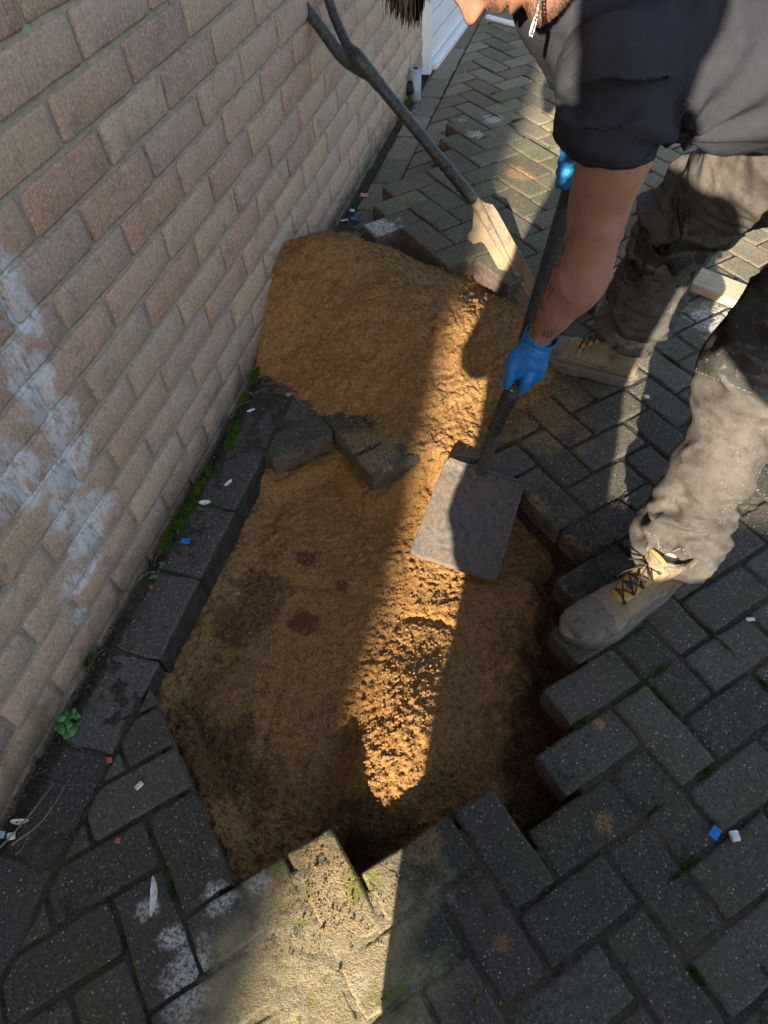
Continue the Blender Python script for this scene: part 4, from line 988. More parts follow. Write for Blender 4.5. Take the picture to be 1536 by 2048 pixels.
letters([[(0.832, 0.401, 0.501), (0.832, 0.412, 0.509), (0.839, 0.413, 0.509)], [(0.832, 0.407, 0.505), (0.837, 0.408, 0.505)]], 'wrist_letter')

# ---- boots
m_lining = simple('sock_cloth', (.34, .32, .29), .95, .2)
def make_boot(origin, direction, side, sc=1.0):
    X_ = Vector((direction[0], direction[1], 0)).normalized(); Z_ = Vector((0, 0, 1)); Y_ = Z_.cross(X_)
    Mb = Matrix((X_, Y_, Z_)).transposed().to_4x4(); Mb.translation = Vector(origin); Mb = Mb @ Matrix.Scale(sc, 4)
    #        x    halfwidth height  lateral shift
    sec = [(-.082, .020, .055, 0), (-.074, .031, .085, 0), (-.055, .037, .100, 0), (-.02, .039, .108, 0), (.02, .040, .104, 0), (.055, .043, .092, .002 * side), (.09, .048, .078, .004 * side), (.125, .0515, .067, .005 * side),
           (.16, .0505, .062, .004 * side), (.185, .045, .056, .001 * side), (.203, .034, .047, -.002 * side), (.213, .018, .035, -.004 * side)]
    bm = bmesh.new(); rings = []
    for x, hw, h, sh in sec:
        ring = []
        for k in range(28):
            a = 2 * math.pi * k / 28; c, s_ = math.cos(a), math.sin(a); yy = hw * math.copysign(abs(c) ** .8, c)
            zz = .024 + (h - .024) * (.5 + .5 * math.copysign(abs(s_) ** .85, s_)); yy *= 1 - .28 * max(0, (zz - .045) / .07) * (1 if x < .09 else .5)
            ring.append(bm.verts.new((x, yy + sh, zz)))
        rings.append(ring)
    for a, b in zip(rings, rings[1:]):
        for k in range(28): bm.faces.new((a[k], a[(k + 1) % 28], b[(k + 1) % 28], b[k]))
    bm.faces.new(rings[0]); bm.faces.new(rings[-1][::-1])
    tube(bm, [(-.025, 0, .05), (-.026, 0, .09), (-.026, 0, .135), (-.03, 0, .168)], [(.034, .050), (.035, .052), (.038, .053), (.041, .056)], ref=(1, 0, 0), sub=4, n=28, cap='flat')
    tube(bm, [(.075, 0, .060), (.03, 0, .098), (-.002, 0, .135)], [.026, .030, .034], sub=3, n=16)
    me = remesh(bm, .0042, 5, .5, 'boot'); v, n_ = getv(me)
    cr_ = np.exp(-((v[:, 0] - .085) / .028) ** 2) * sstep(.045, .07, v[:, 2]); v += n_ * (cr_ * np.sin(v[:, 0] * 330 + 2 * vn(v, 40, 2)) * .0016 + fbm(v, 28, 3, 5) * .0016)[:, None]
    tp = (v[:, 2] > .150) & (np.hypot(v[:, 0] + .03, v[:, 1]) < .036); v[tp, 2] -= .03
    setv(me, v); me.transform(Mb)
    root = link('boot', me, m_leather); me.materials.append(m_toe); Mi = Mb.inverted()
    for q in me.polygons:
        c = Mi @ q.center
        if c.x > .118 + .5 * abs(c.y) * .3 - .15 * (.06 - c.z if c.z < .06 else 0) or c.z < .034: q.material_index = 1
    bt = on_mesh(me)
    # sole
    bm = bmesh.new(); out = []
    up_, lo_ = [], []
    n = 40; oc = []
    for k in range(n):
        a = 2 * math.pi * k / n; x = .0655 + .152 * math.cos(a); hwv = np.interp(x, [s_[0] for s_ in sec], [s_[1] for s_ in sec]) ; wv = abs(math.sin(a)) ** .55
        y = math.copysign((hwv + .0035) * min(1, wv * 1.02), math.sin(a)) + np.interp(x, [s_[0] for s_ in sec], [s_[3] for s_ in sec]); oc.append((x, y))
    lv = [(.0, .965), (.004, 1.0), (.018, 1.0), (.024, 1.03), (.030, 1.03), (.033, .99)]; rg = []
    for z, k_ in lv:
        rg.append([bm.verts.new(Mb @ Vector((.0655 + (x - .0655) * k_, y * k_, z + (.010 * max(0, (x - .14) / .07) ** 2 + (.006 if .0 < x < .05 and z < .003 else 0))))) for x, y in oc])
    for a, b in zip(rg, rg[1:]):
        for k in range(n): bm.faces.new((a[k], a[(k + 1) % n], b[(k + 1) % n], b[k]))
    bm.faces.new(rg[0][::-1]); bm.faces.new(rg[-1]); fin('sole', bm, m_sole, root, True)
    # tongue, collar, eyelets, laces
    bm = bmesh.new(); tube(bm, [Mb @ Vector(q) for q in ((.086, 0, .076), (.055, 0, .103), (.022, 0, .138), (.012, 0, .172))], [(.020, .007), (.022, .007), (.024, .007), (.024, .006)], ref=tuple(X_), sub=4, n=14); fin('tongue', bm, m_tongue, root, True)
    bm = bmesh.new(); tube(bm, [Mb @ Vector((-.03 + .052 * math.cos(a), .043 * math.sin(a), .163 + .004 * math.cos(a))) for a in [R(38) + k * R(284) / 20 for k in range(21)]], [.0065] * 21, n=10); fin('collar', bm, m_toe, root, True)
    ey = []
    for k, (x, z, yy) in enumerate([(.092, .090, .021), (.073, .104, .023), (.055, .118, .024), (.038, .134, .026), (.026, .152, .028)]):
        pr = []
        for s_ in (-1, 1):
            q = Mb @ Vector((x, s_ * yy, z)); h = bt.find_nearest(q); pr.append(h[0] + h[1] * .0018)
            bm = bmesh.new(); t1 = h[1].orthogonal().normalized(); t2 = h[1].cross(t1)
            tube(bm, [h[0] + h[1] * .001 + (t1 * math.cos(a) + t2 * math.sin(a)) * .0036 for a in [q_ * math.pi / 5 for q_ in range(11)]], [.0013] * 11, n=5, cap='flat'); fin('eyelet', bm, m_dark, root, True)
        ey.append(pr)
    bm = bmesh.new()
    for k in range(4):
        for a, b in ((0, 1), (1, 0)):
            p0, p1 = ey[k][a], ey[k + 1][b]; mid_ = p0.lerp(p1, .5) + (X_ * .4 + Z_).normalized() * .009; tube(bm, [p0, mid_, p1], [.0017] * 3, sub=4, n=6)
        p0, p1 = ey[k]; tube(bm, [p0, p0.lerp(p1, .5) + Z_ * .008, p1], [.0017] * 3, sub=4, n=6)
    p0 = ey[4][0].lerp(ey[4][1], .5) + (X_ + Z_ * .5) * .012
    for s_ in (-1, 1):
        tube(bm, [p0, p0 + Y_ * s_ * .02 + X_ * .02 + Z_ * .01, p0 + Y_ * s_ * .034 + X_ * .016 - Z_ * .006, p0 + Y_ * s_ * .016 + X_ * .004], [.0018] * 4, sub=5, n=6)
        tube(bm, [p0, p0 + Y_ * s_ * .014 + X_ * .03 - Z_ * .01, p0 + Y_ * s_ * .026 + X_ * .045 - Z_ * .035], [.0018, .0018, .0016], sub=5, n=6)
    fin('laces', bm, m_lace, root, True)
    # stitched line of the quarter
    bm = bmesh.new()
    for s_ in (-1, 1):
        P = []
        for x, z in ((.10, .030), (.098, .05), (.085, .064), (.05, .058), (.0, .052), (-.04, .060), (-.07, .075)):
            h = bt.find_nearest(Mb @ Vector((x, s_ * .06, z))); P.append(h[0] + h[1] * .0004)
        tube(bm, P, [.0012] * len(P), sub=5, n=5)
    fin('stitching', bm, m_toe, root, True)
    # ankle inside (sock)
    bm = bmesh.new(); tube(bm, [Mb @ Vector((-.022, 0, .10)), Mb @ Vector((-.024, 0, .140))], [.028, .028], n=16); fin('sock', bm, m_lining, root, True)
    return root
for org, dr, sd_ in (((1.128, .190, .002), (-.733, -.68), 1), ((1.005, .925, .002), (-.95, .22), -1)):
    b_ = make_boot(org, dr, sd_); b_.parent = worker; b_.location = -WL

# ------------------------------------------------------------------ the person taking the photograph (outside the view, throws the large shadow)
ph = empty('person', (.90, -1.08, 0)); tag(ph, 'person in dark jacket taking the photograph, standing below the picture edge', 'person'); PL = ph.location.copy()
def pp_(o): o.parent = ph; o.location = o.location - PL; return o
hv, hf, HM2 = make_head('head', (.835, -1.06, 1.615), (0, .85, -.5), (0, .5, .85), 1.06, m_skin, None)
bm = bmesh.new()
tube(bm, [(.845, -1.09, 1.56), (.865, -1.12, 1.46)], [.056, .065]); tube(bm, [(.88, -1.13, 1.42), (.87, -1.12, 1.15), (.86, -1.10, .92)], [(.16, .09), (.13, .09), (.14, .1)], ref=(0, 1, 0), sub=3)
for s_, el, hd in ((-1, (.60, -1.02, .90), (.735, -.745, 1.31)), (1, (1.20, -1.04, 1.13), (.915, -.745, 1.31))):
    sh_ = (.88 + s_ * .17, -1.12, 1.40); tube(bm, [sh_, el, hd], [.05, .042, .027], sub=4)
for s_ in (-1, 1): tube(bm, [(.80 + s_ * .07, -1.10, .9), (.845 + s_ * .08, -1.08, .48), (.90 + s_ * .062, -1.08, .06)], [.08, .055, .04], sub=3)
me = remesh(bm, .009, 4, .5, 'body'); bmh = bmesh.new(); bmh.from_mesh(me); hb = [bmh.verts.new(HM2 @ Vector(q)) for q in hv]
for q in hf: bmh.faces.new([hb[i] for i in q])
me3 = bpy.data.meshes.new('body'); bmesh.ops.recalc_face_normals(bmh, faces=bmh.faces); bmh.to_mesh(me3); bmh.free(); me3.polygons.foreach_set('use_smooth', [True] * len(me3.polygons))
pp_(link('body', me3, m_skin))
bm = bmesh.new(); tube(bm, [(.87, -1.13, 1.45), (.885, -1.13, 1.36), (.86, -1.12, 1.1), (.80, -1.10, .60)], [(.10, .09), (.185, .12), (.17, .12), (.185, .13)], ref=(0, 1, 0), sub=4, n=24)
for s_, el, hd in ((-1, (.60, -1.02, .90), (.72, -.785, 1.275)), (1, (1.20, -1.04, 1.13), (.93, -.785, 1.275))):
    tube(bm, [(.88 + s_ * .145, -1.12, 1.38), (el[0], el[1], el[2]), hd], [.068, .058, .042], sub=4)
me = puff(remesh(bm, .009, 4, .5, 'jacket'), 14, .006); pp_(link('jacket', me, m_coat))
bm = bmesh.new()
for s_ in (-1, 1): tube(bm, [(.80 + s_ * .075, -1.10, .9), (.845 + s_ * .08, -1.08, .48), (.90 + s_ * .062, -1.08, .08)], [.10, .082, .072], sub=3)
me = puff(remesh(bm, .009, 4, .5, 'trousers'), 12, .006); pp_(link('trousers', me, m_pants2))
for s_ in (-1, 1):
    bm = bmesh.new(); tube(bm, [(.90 + s_ * .064, -1.13, .05), (.90 + s_ * .068, -1.04, .05), (.90 + s_ * .072, -.93, .035)], [(.04, .045), (.045, .045), (.04, .03)], ref=(0, 0, 1), sub=3); pp_(fin('shoe', bm, m_dark, None, True))
for s_ in (-1, 1):                                          # hands round the edges of the phone
    bm = bmesh.new(); cx = CAM.x + s_ * .075; bk = cam.matrix_world.to_3x3()
    pc = CAM - cf * .030 + cr * s_ * .072; tube(bm, [pc - cf * .055 - cu * .02, pc - cf * .02, pc], [.028, (.034, .018), (.03, .014)], ref=tuple(cr), sub=3)
    for k in range(4):
        b0 = pc + cu * (.030 - .021 * k); tube(bm, [b0 - cf * .012 + cr * s_ * .004, b0 + cr * s_ * .010 + cf * .002, b0 + cr * s_ * -.004 + cf * .008, b0 - cr * s_ * .016 + cf * .008], [.009, .0085, .008, .007], sub=2, n=8)
    tube(bm, [pc - cf * .03 + cu * .01, pc - cf * .032 - cr * s_ * .02 + cu * .02, pc - cf * .018 - cr * s_ * .042 + cu * .022], [.011, .010, .008], sub=2, n=8)
    pp_(link('hand', remesh(bm, .004, 3, .5, 'hand'), m_skin))
bm = bmesh.new(); fwdcurve = Vector((0, .3, -.3)); hv2 = ball(bm, (0, 0, 0), 1, seg=24)
for q in hv2: q.co = HM2 @ Vector((q.co.x * .085, q.co.y * .098 - .012, q.co.z * .10 + .042))
pp_(fin('hair', bm, m_hair, None, True))
bm = bmesh.new(); box(bm, (0, 0, 0), (.150, .073, .008), None, .003); me = bpy.data.meshes.new('phone'); bm.to_mesh(me); bm.free()
phone = link('phone', me, m_dark); tag(phone, 'black mobile phone held up in both hands over the hole', 'phone'); phone.matrix_world = Matrix.Translation(CAM - cf * .024 - cr * .0) @ Matrix((cr, cu, -cf)).transposed().to_4x4()
# unseen low wall, added behind the photographer to cast the lower right shade
caster = empty('shade_wall'); tag(caster, 'unseen low wall added behind the photographer to shade the lower right', 'wall')
bm = bmesh.new(); box(bm, (2.02, -2.52, .60), (2.57, .21, 1.20)); fin('shade_wall_body', bm, m_brick, caster)
bm = bmesh.new(); box(bm, (2.02, -2.52, 1.2285), (2.61, .27, .055), None, .006); fin('shade_wall_cap', bm, m_kerb, caster)

# ------------------------------------------------------------------ tools
def plate(bm, outline, M4, th, curve=0):
    """flat steel with real thickness: outline in (u along, v across), bent across by curve"""
    outline = [Vector((a, b, 0)) for a, b in outline]; n = len(outline); top, bot = [], []
    for q in outline:
        z = curve * (q.y ** 2); top.append(bm.verts.new(M4 @ Vector((q.x, q.y, z + th / 2)))); bot.append(bm.verts.new(M4 @ Vector((q.x, q.y, z - th / 2))))
    bm.faces.new(top); bm.faces.new(bot[::-1])
    for k in range(n): bm.faces.new((top[k], bot[k], bot[(k + 1) % n], top[(k + 1) % n]))
# square mouth shovel in the worker's hands
sh = empty('shovel', (.72, .45, 0)); tag(sh, 'square mouth shovel with rusty steel blade and black shaft held over the sand', 'shovel'); SHO = sh.location.copy()
def sp(o): o.parent = sh; o.location = o.location - SHO; return o
TL, TRr, BR_, BL_ = Vector((0.635, 0.461, 0.052)), Vector((0.837, 0.446, 0.024)), Vector((0.813, 0.208, -0.078)), Vector((0.591, 0.230, -0.061))
nu, nv = 26, 22; v, f = [], []
nrm = (BL_ - TL).cross(TRr - TL).normalized()
if nrm.z < 0: nrm = -nrm
for j in range(nu + 1):
    for i in range(nv + 1):
        a, b = i / nv, j / nu
        # rounded corners
        ca = a - .5; cb = b - .5; rr = .06
        ex = max(0, abs(ca) - (.5 - rr)); ey = max(0, abs(cb) - (.5 - rr)); m_ = math.hypot(ex, ey)
        if ex > 0 and ey > 0 and m_ > rr: ca = math.copysign(.5 - rr + ex / m_ * rr, ca); cb = math.copysign(.5 - rr + ey / m_ * rr, cb)
        a, b = ca + .5, cb + .5
        q = TL.lerp(TRr, a).lerp(BL_.lerp(BR_, a), b)
        dish = -.012 * (1 - (2 * a - 1) ** 4) * (1 - b * .5) + .012 * (max(0, .10 - b) / .10) ** 2
        rib = .007 * math.exp(-((a - .46) / .085) ** 2) * max(0, 1 - b / .34)
        q = q + nrm * (dish + rib + random.uniform(-.0003, .0003)); v.append(q)
for j in range(nu):
    for i in range(nv): q = j * (nv + 1) + i; f.append((q, q + 1, q + nv + 2, q + nv + 1))
me = pydata('blade', v, f, True); o = sp(link('blade', me, m_blade)); md = o.modifiers.new('thickness', 'SOLIDIFY'); md.thickness = .0028; md.offset = 0
bm = bmesh.new(); tube(bm, [v[i] + nrm * .0012 for i in range(1, nv)], [.0034] * (nv - 1), n=8); sp(fin('rolled_tread', bm, m_blade, None, True))
S0 = Vector((0.731, 0.452, 0.044)); S1 = Vector((0.745, 0.450, 0.183)); S2 = Vector((0.758, 0.438, 0.260)); G0 = Vector((0.771, 0.428, 0.319)); G1 = Vector((0.824, 0.774, 0.668))
bm = bmesh.new(); tube(bm, [S0 - (S1 - S0) * .35 + nrm * .004, S0 + nrm * .009, S0.lerp(S1, .35), S1], [(.017, .005), (.017, .012), (.0150, .0145), .0148], ref=tuple(nrm), sub=4, n=20); sp(fin('socket', bm, m_shaftdust, None, True))
bm = bmesh.new(); tube(bm, [S1, S2, G0], [.0165, .0175, .0178], sub=4, n=20); sp(fin('lower_grip', bm, m_shaft, None, True))
bm = bmesh.new(); dS = (S2 - S1).normalized(); tube(bm, [S1 + dS * .012, S1 + dS * .016, S1 + dS * .020], [.0178, .0190, .0178], n=20); tube(bm, [G0 - dS * .012, G0 - dS * .006], [.0190, .0190], n=20); sp(fin('ferrule', bm, m_shaft, None, True))
bm = bmesh.new(); dG = (G1 - G0).normalized(); tube(bm, [G0 - dG * .004, G0.lerp(G1, .5), G1 + dG * .03], [.0172, .0165, .0170], sub=5, n=20); sp(fin('shaft', bm, m_shaft, None, True))
bm = bmesh.new(); q = Vector((0.772, 0.419, 0.340)); ball(bm, q, .0045, (1, 1, 1), 10); sp(fin('rivet', bm, m_silver, None, True))
bm = bmesh.new(); ax_ = dG.cross(Vector((0, 1, 0))).normalized(); tube(bm, [G1 + dG * .035 - ax_ * .05, G1 + dG * .035 + ax_ * .05], [.014, .014], n=14); sp(fin('top_handle', bm, m_shaft, None, True))
# long narrow spade leaning on the wall
sp2 = empty('narrow_spade', (.78, 1.17, 0)); tag(sp2, 'narrow trenching spade with sandy notched blade and black shaft leaning across the wall', 'spade'); SPO = sp2.location.copy()
def sq(o): o.parent = sp2; o.location = o.location - SPO; return o
T_, S_2, Y_2, H_2 = Vector((.788, 1.165, .004)), Vector((.545, 1.40, .205)), Vector((.160, 1.435, .590)), Vector((.040, 1.475, .698))
U_ = (T_ - S_2); Lb = U_.length; U_.normalize(); toc = (CAM - S_2).normalized(); V_ = U_.cross(toc).normalized(); N_ = V_.cross(U_)
N_ = (N_ * .9 + V_ * .25).normalized(); V_ = N_.cross(U_)
M4 = Matrix((U_, V_, N_)).transposed().to_4x4(); M4.translation = S_2
if (M4 @ Vector((0, .1, 0)) - S_2).dot(cr) > 0: sg = -1
else: sg = 1
ol = [(-.02, -.014), (.0, -.022), (.02, -.040), (.05, -.043), (.2, -.042), (Lb, -.038), (Lb, .034), (.2, .040), (.105, .041), (.092, .047), (.082, .072), (.060, .080), (.046, .074), (.040, .050), (.015, .034), (.0, .022), (-.02, .014)]
bm = bmesh.new(); plate(bm, [(a, b * sg) for a, b in ol], M4, .005); bmesh.ops.triangulate(bm, faces=[q for q in bm.faces if len(q.verts) > 4]); bl_ = sq(fin('blade', bm, m_blade2))
bm = bmesh.new(); tube(bm, [M4 @ Vector((Lb * .85, 0, .003)), M4 @ Vector((.2, 0, .005)), M4 @ Vector((.05, 0, .008)), S_2, S_2.lerp(Y_2, .12)], [(.004, .003), (.008, .005), (.014, .010), (.0175, .0165), (.0175, .0175)], ref=tuple(N_), sub=4, n=16); sq(fin('socket', bm, m_blade2, None, True))
bm = bmesh.new(); tube(bm, [S_2.lerp(Y_2, .06), S_2.lerp(Y_2, .3), S_2.lerp(Y_2, .31), Y_2], [.0185, .0185, .0175, .0180], sub=5, n=20)
dd_ = (Y_2 - S_2).normalized()
for t in (.305, .84): c_ = S_2.lerp(Y_2, t); tube(bm, [c_ - dd_ * .006, c_, c_ + dd_ * .006], [.0188, .0205, .0188], n=20)
sq(fin('shaft', bm, m_shaft, None, True))
bm = bmesh.new(); a1 = Vector((0.031, 1.583, 0.685)); a2 = Vector((-0.032, 1.515, 0.706))
tube(bm, [S_2.lerp(Y_2, .84), Y_2, Vector((0.114, 1.486, 0.605)), Vector((0.055, 1.550, 0.668)), Vector((0.028, 1.580, 0.721))], [.020, .0225, .0155, .0150, .0145], sub=4, n=18)
tube(bm, [S_2.lerp(Y_2, .90), Vector((0.116, 1.447, 0.582)), Vector((0.045, 1.477, 0.640)), Vector((-0.025, 1.506, 0.704)), Vector((-0.067, 1.513, 0.745))], [.020, .0185, .0170, .0155, .0150], sub=4, n=18)
tube(bm, [Vector((0.032, 1.595, 0.732)), Vector((-0.081, 1.514, 0.749))], [.0155, .0155], n=16)
me = remesh(bm, .0042, 3, .5, 'yoke_handle'); sq(link('yoke_handle', me, m_shaft))

# ------------------------------------------------------------------ loose pavers laid out on the drive
LP = np.array([(.215, 1.50), (.30, 1.40), (.403, 1.315), (.476, 1.225), (.53, 1.22), (.78, 1.30), (.84, 1.24), (1.09, 1.31), (1.11, 1.50), (1.04, 1.72), (.93, 1.95), (.745, 2.13), (.586, 2.29), (.30, 2.26), (.222, 2.12), (.235, 1.9), (.20, 1.62)])
LV = [slab_mesh('loose_paver', rect(2 * PA - .0055, PA - .0055), .074, random.uniform(.004, .006), .0015) for _ in range(7)]
m_side = None; lp = []
for ci, cj, o_ in herring(-60, 10, -60, 20):
    c = lat(ci + 1, cj + .5)
    if inpoly(c, LP): lp.append((c, o_))
lp.sort(key=lambda a: (a[0][1] + .6 * a[0][0]))
mid = np.mean([a[0] for a in lp], 0); sdl = sdpoly(np.array([a[0] for a in lp]), LP)
names = {'L': min(range(len(lp)), key=lambda k: np.hypot(*(lp[k][0] - (.27, 1.52)))), 'F': min(range(len(lp)), key=lambda k: np.hypot(*(lp[k][0] - (.34, 1.42)))), 'N': min(range(len(lp)), key=lambda k: np.hypot(*(lp[k][0] - (.52, 1.30)))),
         'T': max(range(len(lp)), key=lambda k: lp[k][0][1]), 'R': max(range(len(lp)), key=lambda k: lp[k][0][0]), 'B': min(range(len(lp)), key=lambda k: np.hypot(*(lp[k][0] - (.80, 2.0)))), 'S': min(range(len(lp)), key=lambda k: np.hypot(*(lp[k][0] - (.62, 1.9))))}
txt = {'L': 'mossy loose paver at the left end of the lifted layer, nearest the kerb', 'F': 'loose paver with exposed long side facing the sand heap, behind the white stain', 'N': 'loose paver whose corner points at the sand heap, under the spade blade',
       'T': 'topmost loose paver of the lifted layer, furthest from the sand heap', 'R': 'loose paver at the right end of the lifted layer beside the worker knee', 'B': 'shaded loose paver at the far right edge of the lifted layer', 'S': 'sunlit loose paver carrying a small orange patch of sand'}
inv = {v_: k_ for k_, v_ in names.items()}
for k, (c, o_) in enumerate(lp):
    ang = TH + (math.pi / 2 if o_ else 0)
    o = link('loose_paver', LV[k % 7], m_loose); o.location = (c[0], c[1], .0775 + random.uniform(-.002, .003)); o.rotation_euler = (random.uniform(-.008, .008), random.uniform(-.008, .008), ang + random.uniform(-.012, .012))
    if k in inv: lab = txt[inv[k]]
    else:
        row = int((c[1] - 1.25) / .13); mates = sorted([q for q in range(len(lp)) if int((lp[q][0][1] - 1.25) / .13) == row], key=lambda q: lp[q][0][0])
        OR = ['first', 'second', 'third', 'fourth', 'fifth', 'sixth', 'seventh', 'eighth', 'ninth', 'tenth']
        lab = '%s loose paver, %s from left in %s row back from sand heap' % ('greenish' if o_ else 'grey green', OR[mates.index(k)], OR[row])
    tag(o, lab, 'paver', 'pavers lifted and laid out on the drive')
bm = bmesh.new(); box(bm, (0, 0, 0), (.215, .10, .030), None, .004); me = bpy.data.meshes.new('offcut'); bm.to_mesh(me); bm.free(); o = link('timber_offcut', me, m_wood, None, (1.33, 1.40, .0165)); o.rotation_euler = (0, 0, R(-28)); tag(o, 'pale timber offcut lying between the worker legs, half in sun', 'wood')

# ------------------------------------------------------------------ small things on the ground
def pebfield(name, n, xr, yr, smin, smax, mat, label, cat, z=0.001, cond=None, pw=3):
    P = np.c_[RNG.uniform(*xr, n), RNG.uniform(*yr, n)]
    if cond is not None: P = P[cond(P)]
    s_ = smin + (smax - smin) * RNG.uniform(0, 1, len(P)) ** pw
    o = link(name, pebbles(name, np.c_[P, z + s_ * .2], s_, .7), mat); return tag(o, label, cat, kind='stuff')
out_ = lambda P: (hole_sd(P) > .004) & (heap_h(P) < -.004)
pebfield('gutter_grit', 6500, (.001, .045), (-1.2, 2.95), .0014, .006, m_grit, 'pale grit washed along the foot of the wall', 'grit', -.012, lambda P: out_(P) & (P[:, 0] < .012 + .034 * RNG.uniform(0, 1, len(P)) ** 1.3) & ((P[:, 1] > 1.2) | (RNG.uniform(0, 1, len(P)) < .35)))
pebfield('gutter_soil', 9000, (.001, .105), (-1.2, 2.95), .0015, .009, m_gritdark, 'dark crumbs of soil between wall and kerb', 'soil', -.001, lambda P: out_(P) & (RNG.uniform(0, 1, len(P)) < np.exp(-(P[:, 0] / .045) ** 2)))
pebfield('paving_grit', 2600, (.15, 1.5), (-.95, 2.4), .0012, .0042, m_gritdark, 'dark specks of dirt on the paving', 'dirt', .001, out_, 4)
pebfield('pale_grit', 700, (.02, 1.5), (-.95, 3.2), .0012, .0038, m_grit, 'pale specks of grit on the paving', 'grit', .001, out_, 4)
ds = np.concatenate([sprinkle((.99, .27), (.05, .07), 1500), sprinkle((.88, .43), (.06, .03), 500), sprinkle((1.04, .12), (.03, .06), 300), sprinkle((1.18, .36), (.06, .05), 500), sprinkle((.97, -.25), (.03, .04), 260), sprinkle((.95, .02), (.03, .08), 300), sprinkle((.25, .5), (.05, .05), 350)])
ds = ds[hole_sd(ds) > .003]; zz = RNG.uniform(.0015, .008, len(ds)) * RNG.uniform(.3, 1, len(ds)) ** 2 + .0012
o = link('spilt_soil', pebbles('spilt_soil', np.c_[ds, .002 + zz * .25], zz, .7), m_gritdark); tag(o, 'black soil crumbs knocked onto the pavers round the hole and boot', 'soil', kind='stuff')
# moss: cushions of tiny blades
def moss(name, spots, label, hgt=.006):
    v, f = [], []
    for (x, y, rx, ry, a0) in spots:
        n = int(26000 * rx * ry * 55)
        for k in range(n):
            q = RNG.normal(0, .5, 2); 
            if q @ q > 1.2: continue
            ca, sa = math.cos(a0), math.sin(a0); px, py = x + (q[0] * rx * ca - q[1] * ry * sa), y + (q[0] * rx * sa + q[1] * ry * ca)
            if hole_sd(np.array([[px, py]]))[0] < .002: continue
            h = hgt * max(.25, 1 - .7 * (q @ q)) * RNG.uniform(.6, 1.3); w_ = .0012; an = RNG.uniform(0, 6.28); dx, dy = math.cos(an) * w_, math.sin(an) * w_; lx, ly = RNG.normal(0, .0022, 2); b = len(v)
            z0 = -.003 + (.006 if name == 'moss' else 0)
            v += [(px - dx, py - dy, z0), (px + dx, py + dy, z0), (px + lx + dy, py + ly - dx, z0 + h + .004), (px + lx, py + ly, z0 + h + .006)]; f += [(b, b + 1, b + 2), (b, b + 2, b + 3)]
    o = link(name, pydata(name, v, f), m_moss); return tag(o, label, 'moss', kind='stuff')
moss('moss', [(.046, .46, .016, .055, .1), (.030, .255, .015, .040, 0), (.034, .165, .018, .065, -.1), (.028, .09, .012, .04, 0), (.014, .70, .008, .04, 0), (.022, .60, .008, .03, 0), (.006, -.24, .006, .02, 0), (.012, 2.62, .012, .05, 0), (.03, .33, .008, .03, .2)], 'bright green moss growing along the foot of the wall', .009)
sp_ = []
random.seed(11)
for k in range(170):
    i, j = random.randint(-30, 8), random.randint(-18, 8); t = random.random(); a = lat(i + (t if k % 2 else 0), j + (0 if k % 2 else t))
    if not visible(*a) or a[0] < .16 or hole_sd(a[None])[0] < .01 or heap_h(a[None])[0] > -.01: continue
    sp_.append((a[0], a[1], random.uniform(.015, .05), random.uniform(.003, .006), TH if k % 2 else TH + math.pi / 2))
moss('joint_moss', sp_, 'moss and algae growing in the joints of the block paving', .0012)
# weeds
def weed(loc, n, r, lab, ls=(.006, .0095)):
    root = empty('weed', loc); tag(root, lab, 'plant')
    for k in range(n):
        a = random.uniform(0, 6.28); d = r * math.sqrt(random.random()); c = Vector((d * math.cos(a) * .7, d * math.sin(a), random.uniform(.008, .020)))
        rad = random.uniform(*ls); bm = bmesh.new(); cv = bm.verts.new((0, 0, -.0012)); rim = []
        for q in range(10):
            t = 2 * math.pi * q / 10; rr = rad * (.72 if q == 0 else 1) * random.uniform(.94, 1.05); rim.append(bm.verts.new((rr * math.cos(t), rr * math.sin(t), .0008 * math.sin(t * 2))))
        for q in range(10): bm.faces.new((cv, rim[q], rim[(q + 1) % 10]))
        me = bpy.data.meshes.new('leaf'); bm.to_mesh(me); bm.free(); me.polygons.foreach_set('use_smooth', [True] * 10)
        o = link('leaf', me, m_leaf, root); o.location = c; o.rotation_euler = (random.uniform(-.45, .45), random.uniform(-.45, .45), a)
        md = o.modifiers.new('t', 'SOLIDIFY'); md.thickness = .0006
    bm = bmesh.new()
    for ch in root.children:
        q = ch.location; tube(bm, [(q.x * .3, q.y * .3, -.008), (q.x * .7, q.y * .7, q.z * .6), tuple(q)], [.0006] * 3, n=5, cap='flat')
    fin('stems', bm, m_leaf, root)
weed((.034, -.372, -.006), 24, .034, 'small round-leaved green weed growing between wall and kerb, lower left')
weed((.040, -.010, -.008), 7, .018, 'tiny yellowish seedling at the wall foot beside an orange brick chip', (.003, .005))
weed((.046, .030, -.008), 6, .016, 'tiny seedling at the wall foot, just above the blue spacer', (.003, .005))
